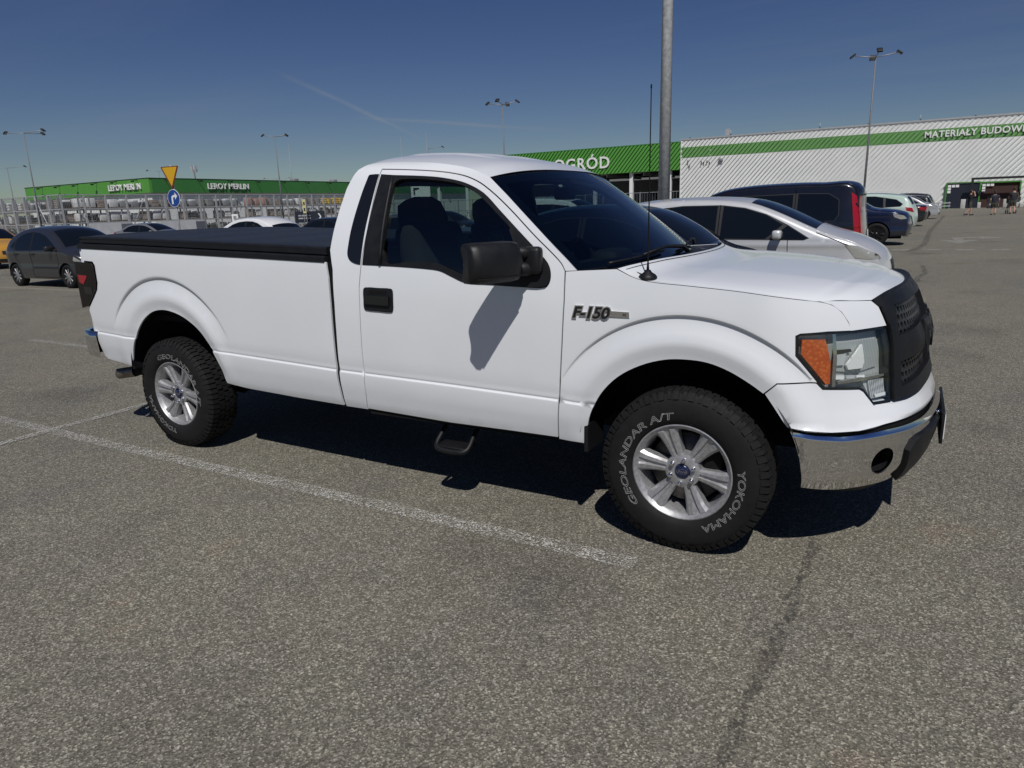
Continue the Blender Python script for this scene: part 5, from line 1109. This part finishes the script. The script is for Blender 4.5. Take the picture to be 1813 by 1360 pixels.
for sg in (1, -1):
    MB().tube([(-.42, sg*.22, 1.04), (-.2, sg*.22, .75), (.35, sg*.22, .2)], .016, 8).build('frame', M_GREY, pc); MB().tube([(-.3, sg*.22, .16), (.1, sg*.22, .62)], .016, 8).build('frame', M_GREY, pc)
    for x in (-.3, .36):
        w = MB().tube([(x+.12*math.cos(t), sg*.25, .125+.12*math.sin(t)) for t in np.linspace(0, 2*math.pi, 18, endpoint=False)], .018, 6, closed=True); w.build('wheel', M_BLK, pc)
MB().tube([(-.42, -.22, 1.04), (-.44, 0, 1.06), (-.42, .22, 1.04)], .018, 8).build('handle', M_BLK, pc); MB().box((.06, 0, .5), (.36, .36, .12), rz=0, bev=.04).build('seat', M_PANT, pc); sb = MB().box((0, 0, 0), (.1, .36, .48), bev=.04); sb.xf(Matrix.Translation((-.14, 0, .72)) @ Matrix.Rotation(math.radians(-20), 4, 'Y')); sb.build('backrest', M_PANT, pc)
MB().lathe([(.30, -.18), (.30, .18)], 14, 'y', (-.05, 0, .78), a0=math.radians(40), a1=math.radians(150)).build('hood', M_BLK, pc)
for i, (x, y) in enumerate(((7.7, 82.5), (9.3, 82.3))):
    b = empty('shopping_trolley', (x, y, 0), .3, ['dark trolley cluster behind the walking man', 'dark trolley behind the pushchair'][i], 'trolley', 'trolleys at the entrance')
    MB().prism([(-.5, .45), (.45, .55), (.5, 1.0), (-.5, 1.0)], lambda u, v, w: (u, w-.3, v), .6).build('basket', M_DKST, b); MB().tube([(-.5, -.3, 1.05), (-.62, 0, 1.08), (-.5, .3, 1.05)], .03, 6).build('handle', M_BLK, b)
    for dx in (-.4, .4):
        for dy in (-.25, .25): MB().tube([(dx, dy, .06), (dx*.9, dy, .5)], .025, 6).build('leg', M_GREY, b); MB().lathe([(0, -.02), (.06, -.02), (.06, .02), (0, .02)], 10, 'y', (dx, dy, .06)).build('caster', M_BLK, b)
# ============================================================ parked cars
M_CGLASS = mat('car_glass', (.005, .007, .009), .05, spec=.5)
M_CBLACK = mat('car_black_plastic', (.012, .012, .013), .5)
M_CHEAD = mat('car_headlamp', (.36, .36, .33), .18, .2, coat=1.)
M_CPLATE = mat('car_plate', (.65, .65, .62), .4)
M_HUBCAP = mat('silver_hubcap', (.42, .42, .43), .35, .7)
M_DKWHEEL = mat('black_alloy', (.012, .012, .013), .3, .4)
def cpaint(name, col, metal=0., rough=.24): return mat(name, col, rough, metal, coat=.8, build=wear(.05, 2.5, 0, .03))
def build_car(name, sp, paint, loc, rz, label, group=None, cat='car', wheelm=None, detail=True):
    root = empty(name, loc, rz, label, cat, group)
    prof = sp['prof']; K = sp['keys']; w0 = sp['w']/2; belt = sp.get('belt', .95); tum = sp.get('tum', .40); rw = sp.get('rw', .31); xw = sp['axles']; sill = sp.get('sill', .24)
    xf = max(p[0] for p in prof); xr = min(p[0] for p in prof); crn = sp.get('corner', .20); rr = sp.get('round', .07)
    # side silhouette: resample smoothly, keep key corners
    n = 4; top = crom(prof, n); kid = {k: v*n for k, v in K.items()}
    bot = [(prof[-1][0], prof[-1][1]-.02)]; dd = []
    for xa in sorted(xw):
        R = rw+sp.get('gapw', .045); h = (sill-rw*.98); a = math.acos(max(-1, min(1, h/R))); 
        dd += [(xa-math.sin(a)*R, sill)]+[(xa+R*math.sin(t), rw+R*math.cos(t)) for t in np.linspace(-a, a, 15)[1:-1]]+[(xa+math.sin(a)*R, sill)]
    outline = top+[(prof[-1][0]+.05, sill+.02)]+dd+[(prof[0][0]-.05, sill+.02)]
    topa = top
    def half(x, z):
        d1 = np.clip((xf-x)/.55, 0, 1); d2 = np.clip((x-xr)/.5, 0, 1)
        h = w0-crn*(1-d1)**2.2-crn*.9*(1-d2)**2.4-.03*np.clip((x/xf), 0, 1)**2*0
        h = h-tum*np.clip(z-belt, 0, 9)-.05*np.clip(z-belt-.25, 0, 9)**1.5-.06*np.clip((.42-z)/.25, 0, 1)**2-.02*np.exp(-((z-.62)/.07)**2)*.6+.010*np.exp(-((z-belt+.07)/.04)**2)
        return h
    def hs(x, z, off=0.):
        d = pdist(np.stack([x, z], 1), topa, False); q = np.clip(d/rr, 0, 1); return half(x, z)-rr*(1-np.sqrt(np.maximum(0, 1-(1-q)**2)))*.9+off
    def sfn(off=0.):
        return lambda x, z: np.stack([x, -hs(np.asarray(x, float), np.asarray(z, float), off), z], -1)
    T = np.array(top); tg = np.gradient(T, axis=0); tg /= np.linalg.norm(tg, axis=1)[:, None]+1e-9; nm = np.stack([-tg[:, 1], tg[:, 0]], 1)*-1
    cen = T.mean(0); nm = np.where((np.sum(nm*(T-cen), 1) < 0)[:, None], -nm, nm)
    edge_lines = [[tuple(q) for q in T-nm*d] for d in (rr*.06, rr*.2, rr*.42, rr*.7, rr*1.02)]
    st = sp.get('step', .06)
    dlo = sp.get('dlo', [])
    for f in (lambda q: q, mirror_y):
        b = sheet('body_side', f(panel(outline, sfn(), step=st, edge=.035, thick=.02, lines=edge_lines)), paint, root)
        if dlo: sheet('window_surround', f(panel(grow(hull([q for g in dlo for q in g]), .012), sfn(.002), step=.09, edge=.04, thick=.003)), M_CBLACK, b)
        for g in dlo: sheet('side_window', f(panel(crom(g, 3, True) if sp.get('smoothwin') else g, sfn(.004), step=.09, edge=.04, thick=.004)), M_CGLASS, b)
        for l in sp.get('lines', []):
            P = np.array(dens(l, .06, False)); t = np.gradient(P, axis=0); t /= np.linalg.norm(t, axis=1)[:, None]+1e-9; nn = np.stack([-t[:, 1], t[:, 0]], 1)
            A = sfn(.0022)(*(P+nn*.005).T); B = sfn(.0022)(*(P-nn*.005).T); k = len(P); V = [tuple(q) for q in A]+[tuple(q) for q in B]
            F = [(i, i+1, k+i+1, k+i) for i in range(k-1)]; q = f((V, F, [(0, -1, 0)]*len(V))); sheet('shut_line', q, M_SEAL, b)
        for (hx, hz) in sp.get('handles', []): sheet('door_handle', f(panel([(hx-.09, hz-.018), (hx+.09, hz-.018), (hx+.09, hz+.018), (hx-.09, hz+.018)], sfn(.03), step=.05, thick=.03)), sp.get('handlem', M_CBLACK) or paint, b)
        for (g, m_) in sp.get('side_lamps', []): sheet('lamp', f(panel(g, sfn(.006), step=.04, edge=.03, thick=.012)), m_, root)
        for (g, m_) in sp.get('cladding', []): sheet('cladding', f(panel(g, sfn(.012), step=.08, edge=.04, thick=.012)), m_, root)
        if 'mirror' in sp:
            mx, mz = sp['mirror']; mb = MB().box((0, 0, 0), (.13, .2, .13), bev=.035); hh = float(half(np.array([mx]), np.array([mz]))[0]); mb.xf(Matrix.Translation((mx, -(hh+.09), mz)))
            V = mb.V if f is not mirror_y else [(x, -y, z) for x, y, z in mb.V]; m2 = MB(); m2.V = V; m2.F = mb.F; m2.S = mb.S; m2.build('wing_mirror', sp.get('mirrorm', paint), root)
    # ribbon over the top: hood, windscreen, roof, rear window, tailgate, bumpers
    H = hs(T[:, 0], T[:, 1])
    def ribbon(i0, i1, off=0., v0=-1., v1=1., nv=15, inset=1.):
        def fn(u, v):
            k = np.arange(len(T)); x = np.interp(u, k, T[:, 0]); z = np.interp(u, k, T[:, 1]); nx = np.interp(u, k, nm[:, 0]); nz = np.interp(u, k, nm[:, 1]); h = np.interp(u, k, H)
            a = np.abs(v); c = sp.get('crown', .05)*(1-a**2.4)*1.0+off; c = c+np.abs(nx)*sp.get('bulge', .07)*(1-a**2.2)
            return np.stack([x+nx*c, h*v*inset, z+nz*c], -1)
        r = grid(fn, np.linspace(i0, i1, max(2, int((i1-i0)*1.5)+1)), np.linspace(v0, v1, nv))
        # outward check
        V, F, NN = r; m_ = len(V)//2; cc = np.mean(np.array(V), axis=0)
        s_ = np.sum((np.array(V)-np.array([cen[0], 0, cen[1]-.25]))*np.array(NN)); 
        if s_ < 0: r = (V, [q[::-1] for q in F], [(-a, -b, -c) for a, b, c in NN])
        return r
    order = sorted(kid.items(), key=lambda q: q[1]); mats = {'windscreen': M_CGLASS, 'rear_window': M_CGLASS}
    mats.update(sp.get('rmats', {})); last = 0
    ids = [('front_bumper', 0)]+order
    for i, (k, v) in enumerate(ids):
        e = ids[i+1][1] if i+1 < len(ids) else len(top)-1; nmk = k
        if k in ('windscreen', 'rear_window'):
            fo = sheet('screen_surround', ribbon(v, e), paint, root); sheet(k, ribbon(v+.25, e-.25, .004, -.93, .93), M_CGLASS, fo)
        else: sheet(k, ribbon(v, e), mats.get(k, paint), root)
    for (u0, u1, a, b, m_, nmx) in sp.get('patches', []):
        sheet(nmx, ribbon(kid_at(top, u0), kid_at(top, u1), .008, a, b, 7), m_, root)
    # underside, wheels
    box('underbody', ((xf+xr)/2, 0, .36), (xf-xr-.35, sp['w']*.72, .28), M_DARK, root)
    box('cabin_core', ((xf+xr)/2-.1, 0, .62), (xf-xr-1.0, sp['w']*.8, .25), M_DARK, root)
    wm = wheelm or M_HUBCAP; nsp = sp.get('spokes', 9)
    first = None
    for xa in xw:
        for sg in (1, -1):
            w = empty('wheel'); w.parent = root; w.location = (xa, sg*(-w0+.115), rw); w.rotation_euler = (0, 0, 0 if sg > 0 else math.pi)
            if first is None:
                t = MB().lathe([(rw*.66, -.07), (rw*.70, -.095), (rw*.82, -.10), (rw*.95, -.09), (rw, -.065), (rw, .07), (rw*.9, .1), (rw*.66, .09)], 32, 'y').build('tyre', M_RUBBER, w)
                MB().lathe([(0, -.055), (rw*.6, -.055), (rw*.68, -.085), (rw*.69, -.06), (rw*.66, .05)], 28, 'y').build('rim', wm if sp.get('solid') else M_CBLACK, w)
                for k in range(nsp):
                    a = 2*math.pi*k/nsp; m3 = MB().box((rw*.36, -.072, 0), (rw*.6, .02, rw*.62*math.pi/nsp*.62), bev=.006); m3.xf(Matrix.Rotation(-a, 4, 'Y')); m3.build('spoke', wm, w)
                MB().lathe([(0, -.092), (rw*.16, -.09), (rw*.2, -.07)], 14, 'y').build('hub', wm, w); first = w
            else:
                for ch in first.children: c = ch.copy(); COL.objects.link(c); c.parent = w
        MB().lathe([(rw+.05, -w0+.03), (rw+.05, w0-.03)], 24, 'y', (xa, 0, rw), a0=math.radians(-5), a1=math.radians(185)).build('wheel_arch', M_DARK, root)
    return root
def hull(P):
    P = sorted(set(P)); h = []
    for Q in (P, P[::-1]):
        k = len(h)
        for p in Q:
            while len(h)-k >= 2 and (h[-1][0]-h[-2][0])*(p[1]-h[-2][1])-(h[-1][1]-h[-2][1])*(p[0]-h[-2][0]) <= 0: h.pop()
            h.append(p)
        h.pop()
    return h
def kid_at(top, u):  # (segment, fraction) along the resampled profile, n=4 samples per segment
    return u*4
# --- shapes (x forward from mid-wheelbase, z up)
HATCH = dict(w=1.67, prof=[(1.90, .26), (1.93, .42), (1.90, .60), (1.80, .76), (1.50, .90), (1.16, 1.0), (.80, 1.23), (.42, 1.42), (.0, 1.50), (-.55, 1.51), (-1.05, 1.425), (-1.42, 1.25), (-1.68, .98), (-1.80, .79), (-1.83, .55), (-1.80, .30)],
    keys=dict(hood=3, windscreen=5, roof=7, rear_window=11, tailgate=12, rear_bumper=13), axles=(1.23, -1.23), rw=.30, belt=.92, tum=.36, sill=.22,
    dlo=[[(.90, 1.0), (.62, 1.16), (.32, 1.31), (.02, 1.385), (-.26, 1.405), (-.28, .96), (.62, .975)], [(-.35, 1.405), (-.62, 1.39), (-.88, 1.325), (-1.05, 1.22), (-1.12, 1.08), (-1.06, .99), (-.98, .96), (-.36, .96)], [(-1.12, 1.21), (-1.27, 1.10), (-1.30, 1.04), (-1.18, 1.03)]],
    lines=[[(.93, 1.0), (.95, .80), (.90, .45), (.86, .27)], [(-.315, 1.42), (-.32, .9), (-.30, .27)], [(-1.12, 1.0), (-1.05, .75), (-.88, .5)], [(.86, .27), (-.30, .27)]], handles=[(-.20, .86), (-1.0, .86)], mirror=(.72, 1.0), mirrorm=M_CBLACK,
    cladding=[([(.85, .50), (.85, .54), (-.25, .54), (-.25, .50)], M_CBLACK)], side_lamps=[([(1.62, .80), (1.86, .64), (1.80, .60), (1.58, .70)], M_CHEAD), ([(-1.66, .95), (-1.76, .80), (-1.70, .76), (-1.60, .9)], M_RED)], patches=[(13.2, 13.9, -.3, .3, M_CPLATE, 'plate'), (.9, 1.25, -.28, .28, M_CPLATE, 'front_plate'), (1.5, 2.1, -.45, .45, M_CBLACK, 'grille'), (.15, .8, -.7, .7, M_CBLACK, 'air_intake')])
MPV = dict(w=1.86, prof=[(2.14, .24), (2.20, .42), (2.19, .60), (2.10, .80), (1.80, .98), (1.32, 1.14), (.70, 1.42), (.30, 1.56), (-.2, 1.62), (-.9, 1.63), (-1.6, 1.57), (-2.0, 1.47), (-2.25, 1.12), (-2.36, .90), (-2.40, .60), (-2.36, .30)],
    keys=dict(hood=3, windscreen=5, roof=7, rear_window=11, tailgate=12, rear_bumper=13), axles=(1.40, -1.42), rw=.335, belt=1.02, tum=.34, sill=.24,
    dlo=[[(.58, 1.385), (.26, 1.485), (-.06, 1.53), (-.07, 1.05), (.60, 1.035), (.83, 1.24)], [(.90, 1.225), (1.19, 1.045), (1.14, 1.025), (.66, 1.035)], [(-.15, 1.535), (-.7, 1.54), (-1.15, 1.50), (-1.18, 1.06), (-.15, 1.05)], [(-1.24, 1.49), (-1.7, 1.42), (-1.92, 1.25), (-1.82, 1.12), (-1.26, 1.07)]],
    lines=[[(.92, 1.03), (.93, .7), (.86, .3)], [(-.11, 1.55), (-.11, .9), (-.09, .3)], [(-1.21, 1.50), (-1.20, .8), (-1.05, .5)], [(1.30, 1.12), (1.6, 1.0), (1.9, .86)]], handles=[(.05, .95), (-1.05, .95)], handlem=None, mirror=(.78, 1.10),
    side_lamps=[([(1.70, .94), (1.86, .93), (2.12, .80), (2.16, .74), (2.0, .74), (1.84, .76)], M_CHEAD), ([(-2.1, 1.25), (-2.3, .98), (-2.34, .80), (-2.2, .84)], M_RED), ([(1.02, .83), (1.13, .83), (1.13, .80), (1.02, .80)], M_CHEAD)],
    patches=[(1.55, 2.3, -.42, .42, M_CBLACK, 'grille'), (.75, 1.0, -.3, .3, M_CPLATE, 'plate')], step=.05)
VAN = dict(w=1.90, prof=[(2.30, .30), (2.38, .5), (2.36, .78), (2.24, .98), (1.75, 1.14), (1.45, 1.24), (1.05, 1.52), (.62, 1.76), (.1, 1.86), (-.8, 1.90), (-1.6, 1.885), (-2.22, 1.83), (-2.33, 1.35), (-2.38, 1.02), (-2.42, .62), (-2.38, .36)],
    keys=dict(hood=3, windscreen=5, roof=7, rear_window=11, tailgate=12, rear_bumper=14), axles=(1.5, -1.6), rw=.33, belt=1.08, tum=.20, sill=.30, corner=.10, bulge=.05,
    dlo=[[(1.38, 1.18), (.95, 1.46), (.62, 1.62), (.12, 1.66), (.1, 1.12)], [(.0, 1.68), (-1.05, 1.69), (-1.05, 1.12), (.0, 1.12)], [(-1.15, 1.70), (-1.75, 1.68), (-1.95, 1.55), (-1.97, 1.25), (-1.9, 1.13), (-1.15, 1.12)]], smoothwin=False,
    lines=[[(-1.10, 1.78), (-1.10, .5)], [(.06, 1.72), (.05, .4)], [(-1.10, .5), (.05, .5)]], handles=[(.25, .98)], mirror=(1.2, 1.16), mirrorm=M_CBLACK,
    side_lamps=[([(-2.18, 1.70), (-2.285, 1.62), (-2.40, 1.05), (-2.42, .84), (-2.30, .84), (-2.25, 1.2)], M_RED), ([(2.0, 1.0), (2.3, .86), (2.32, .7), (2.1, .76)], M_CHEAD)],
    patches=[(11.2, 11.5, -1., 1., M_CBLACK, 'spoiler'), (13.3, 13.8, -.3, .3, M_CPLATE, 'plate'), (14.0, 14.9, -1., 1., mat('van_bumper', (.30, .31, .33), .5), 'bumper_cap'), (11.5, 13.9, .80, .97, M_RED, 'tail_lamp'), (11.5, 13.9, -.97, -.80, M_RED, 'tail_lamp')], step=.05)
SUV = dict(w=1.90, prof=[(2.24, .30), (2.32, .55), (2.30, .80), (2.18, 1.0), (1.75, 1.12), (1.20, 1.19), (.72, 1.46), (.32, 1.60), (-.2, 1.67), (-.9, 1.67), (-1.55, 1.60), (-1.95, 1.50), (-2.18, 1.18), (-2.28, .95), (-2.32, .65), (-2.28, .36)],
    keys=dict(hood=3, windscreen=5, roof=7, rear_window=11, tailgate=12, rear_bumper=13), axles=(1.42, -1.42), rw=.37, belt=1.06, tum=.40, sill=.30, corner=.17,
    dlo=[[(1.02, 1.13), (.60, 1.40), (.28, 1.53), (-.12, 1.575), (-.13, 1.10)], [(-.20, 1.58), (-.8, 1.57), (-1.12, 1.51), (-1.14, 1.12), (-.20, 1.10)], [(-1.2, 1.50), (-1.6, 1.42), (-1.84, 1.24), (-1.76, 1.15), (-1.22, 1.13)]],
    lines=[[(1.05, 1.12), (1.0, .6), (.92, .34)], [(-.165, 1.60), (-.16, .36)], [(-1.17, 1.53), (-1.15, .8), (-1.0, .5)]], handles=[(0, .98), (-1.0, .98)], handlem=None, mirror=(.86, 1.12),
    side_lamps=[([(1.86, 1.03), (2.18, .96), (2.27, .86), (2.1, .84), (1.9, .92)], M_CHEAD), ([(-1.95, 1.12), (-2.2, 1.08), (-2.28, .90), (-2.0, .98)], M_RED)],
    cladding=[([(2.28, .34), (2.28, .46), (1.86, .46), (1.84, .34)], M_CBLACK), ([(.96, .32), (.96, .42), (-.98, .42), (-.98, .32)], M_CBLACK), ([(-1.86, .36), (-1.86, .50), (-2.28, .50), (-2.26, .38)], M_CBLACK)],
    patches=[(1.3, 2.4, -.4, .4, M_CBLACK, 'grille'), (12.6, 13.1, -.3, .3, M_CPLATE, 'plate')], step=.06)
SEDAN = dict(w=1.80, prof=[(2.18, .26), (2.25, .45), (2.22, .62), (2.08, .76), (1.6, .90), (1.02, .98), (.50, 1.24), (.12, 1.38), (-.3, 1.43), (-.8, 1.42), (-1.20, 1.34), (-1.72, 1.06), (-2.05, 1.02), (-2.22, .96), (-2.27, .62), (-2.22, .32)],
    keys=dict(hood=3, windscreen=5, roof=7, rear_window=10, boot=11, rear_bumper=13), axles=(1.36, -1.34), rw=.32, belt=.94, tum=.40, sill=.24,
    dlo=[[(.86, .97), (.42, 1.20), (.08, 1.315), (-.22, 1.35), (-.24, .965)], [(-.30, 1.355), (-.75, 1.345), (-1.08, 1.27), (-1.42, 1.07), (-1.36, 1.0), (-.30, .965)]],
    lines=[[(.9, .96), (.88, .3)], [(-.27, 1.37), (-.26, .3)], [(-1.3, 1.0), (-1.05, .6)]], handles=[(-.1, .88), (-1.1, .9)], handlem=None, mirror=(.68, .99),
    side_lamps=[([(1.78, .82), (2.08, .74), (2.18, .64), (1.98, .64)], M_CHEAD), ([(-1.9, .98), (-2.2, .95), (-2.26, .78), (-2.0, .82)], M_RED)],
    patches=[(1.2, 2.2, -.38, .38, M_CBLACK, 'grille'), (13.2, 13.7, -.3, .3, M_CPLATE, 'plate'), (12.9, 13.5, .55, .98, M_RED, 'tail_lamp'), (12.9, 13.5, -.98, -.55, M_RED, 'tail_lamp')], step=.06)
def variant(b, **k): d = dict(b); d.update(k); return d
HATCH2 = variant(HATCH, w=1.76, prof=[(x*1.08, z*1.035) for x, z in HATCH['prof']], dlo=[[(x*1.08, z*1.035) for x, z in g] for g in HATCH['dlo']], lines=[[(x*1.08, z*1.035) for x, z in g] for g in HATCH['lines']], axles=(1.32, -1.32), mirrorm=M_CBLACK, side_lamps=[([(x*1.08, z*1.035) for x, z in g], m_) for g, m_ in HATCH['side_lamps']], cladding=[], handles=[(-.2, .9), (-1.05, .9)])
ESTATE = variant(SEDAN, prof=[(2.18, .26), (2.25, .45), (2.22, .62), (2.08, .76), (1.6, .92), (1.02, 1.0), (.50, 1.28), (.12, 1.44), (-.3, 1.50), (-1.0, 1.50), (-1.6, 1.44), (-1.95, 1.36), (-2.18, 1.02), (-2.24, .9), (-2.28, .62), (-2.22, .32)], keys=dict(hood=3, windscreen=5, roof=7, rear_window=11, tailgate=12, rear_bumper=13),
    dlo=[[(.86, .98), (.42, 1.24), (.08, 1.37), (-.22, 1.41), (-.24, .98)], [(-.30, 1.415), (-1.05, 1.40), (-1.06, .99), (-.30, .98)], [(-1.12, 1.40), (-1.6, 1.34), (-1.88, 1.22), (-1.95, 1.06), (-1.12, 1.0)]], patches=[(12.4, 13.0, -.3, .3, M_CPLATE, 'plate')])
SLOT = 'cars parked in the row beside the pickup'
FAR = 'cars parked across the lot in front of the yard'
build_car('parked_car', HATCH, cpaint('charcoal_metallic', (.032, .033, .041), .3), (-18.95, 6.75, 0), 0, 'small dark grey five-door hatchback parked alone at the left, behind the pickup tail', FAR)
build_car('parked_car', variant(HATCH2), cpaint('amber_yellow_paint', (.48, .25, .04)), (-31.2, 10.2, 0), math.radians(-4), 'amber yellow hatchback cut off by the left edge of the picture', FAR)
build_car('parked_car', HATCH2, cpaint('deep_navy_paint', (.006, .010, .018), .2), (-2.62, 5.35, 0), 0, 'dark navy compact car seen through and beyond the pickup windscreen', SLOT)
build_car('parked_car', MPV, cpaint('silver_metallic', (.60, .61, .62), .3, .34), (-1.68, 8.05, 0), 0, 'silver people carrier with its nose right, just beyond the pickup bonnet', SLOT)
build_car('parked_van', VAN, cpaint('black_van_paint', (.006, .007, .012), .1), (-2.52, 13.35, 0), math.pi, 'black passenger van with tall red tail lamps, backed against the aisle', SLOT, 'van', M_DKWHEEL)
build_car('parked_car', SUV, cpaint('navy_suv_paint', (.008, .014, .045), .3), (-1.62, 23.15, 0), 0, 'dark navy SUV with black wheels, nose out behind the black van', SLOT, 'car', M_DKWHEEL)
build_car('parked_car', variant(SUV, handlem=None), cpaint('mint_paint', (.42, .52, .47)), (-1.45, 30.4, 0), math.pi, 'pale mint SUV showing its rear, behind the dark navy SUV', SLOT)
build_car('parked_car', SEDAN, cpaint('black_saloon_paint', (.010, .010, .011), .1), (-.92, 39.0, 0), math.pi, 'black saloon with red tail lamps, past the pale mint SUV', SLOT)
build_car('parked_car', HATCH2, cpaint('pale_silver_paint', (.48, .49, .50), .5), (.12, 51.0, 0), 0, 'pale silver hatchback at the far end of the row', SLOT)
build_car('parked_car', ESTATE, cpaint('far_black_paint', (.012, .012, .013), .1), (-.4, 55.5, 0), math.pi, 'black estate car, second from the far end of the row', SLOT)
build_car('parked_car', variant(SUV), cpaint('graphite_paint', (.02, .02, .022), .2), (-.25, 61.0, 0), math.pi, 'tall graphite SUV, the last one in the row before the store', SLOT)
build_car('parked_car', HATCH2, cpaint('gloss_white_paint', (.70, .71, .72)), (-21.1, 14.9, 0), math.pi+math.radians(2), 'white hatchback seen from behind above the tonneau cover', FAR)
build_car('parked_car', SEDAN, cpaint('light_grey_paint', (.22, .23, .24), .4), (-39.5, 23.0, 0), math.radians(15), 'light grey saloon between the dark hatchback and the round blue sign', FAR)
build_car('parked_car', SEDAN, cpaint('black_blue_paint', (.008, .009, .013), .2), (-22.6, 21.2, 0), 0, 'black saloon right of the white hatchback, above the tonneau cover', FAR)
build_car('parked_car', HATCH2, cpaint('night_grey_paint', (.02, .022, .025), .2), (-20.4, 26.5, 0), 0, 'dark hatchback below the black arrow board', FAR)
build_car('parked_car', ESTATE, cpaint('slate_silver_paint', (.20, .21, .22), .5), (-14.9, 17.5, 0), math.radians(2), 'grey estate car partly hidden by the pickup cab back', FAR)
build_car('parked_van', VAN, cpaint('van_white_paint', (.68, .69, .69)), (-10.2, 19.3, 0), 0, 'white van seen through the pickup windscreen', SLOT, 'van')
build_car('parked_car', ESTATE, cpaint('bright_silver_paint', (.46, .47, .48), .5), (-17.5, 46.0, 0), 0, 'silver estate car behind the thick lamp post, under the green canopy', FAR)
build_car('parked_car', HATCH2, cpaint('off_white_paint', (.60, .60, .58)), (-15.5, 50.5, 0), 0, 'white hatchback between the thick lamp post and the black van roof', FAR)
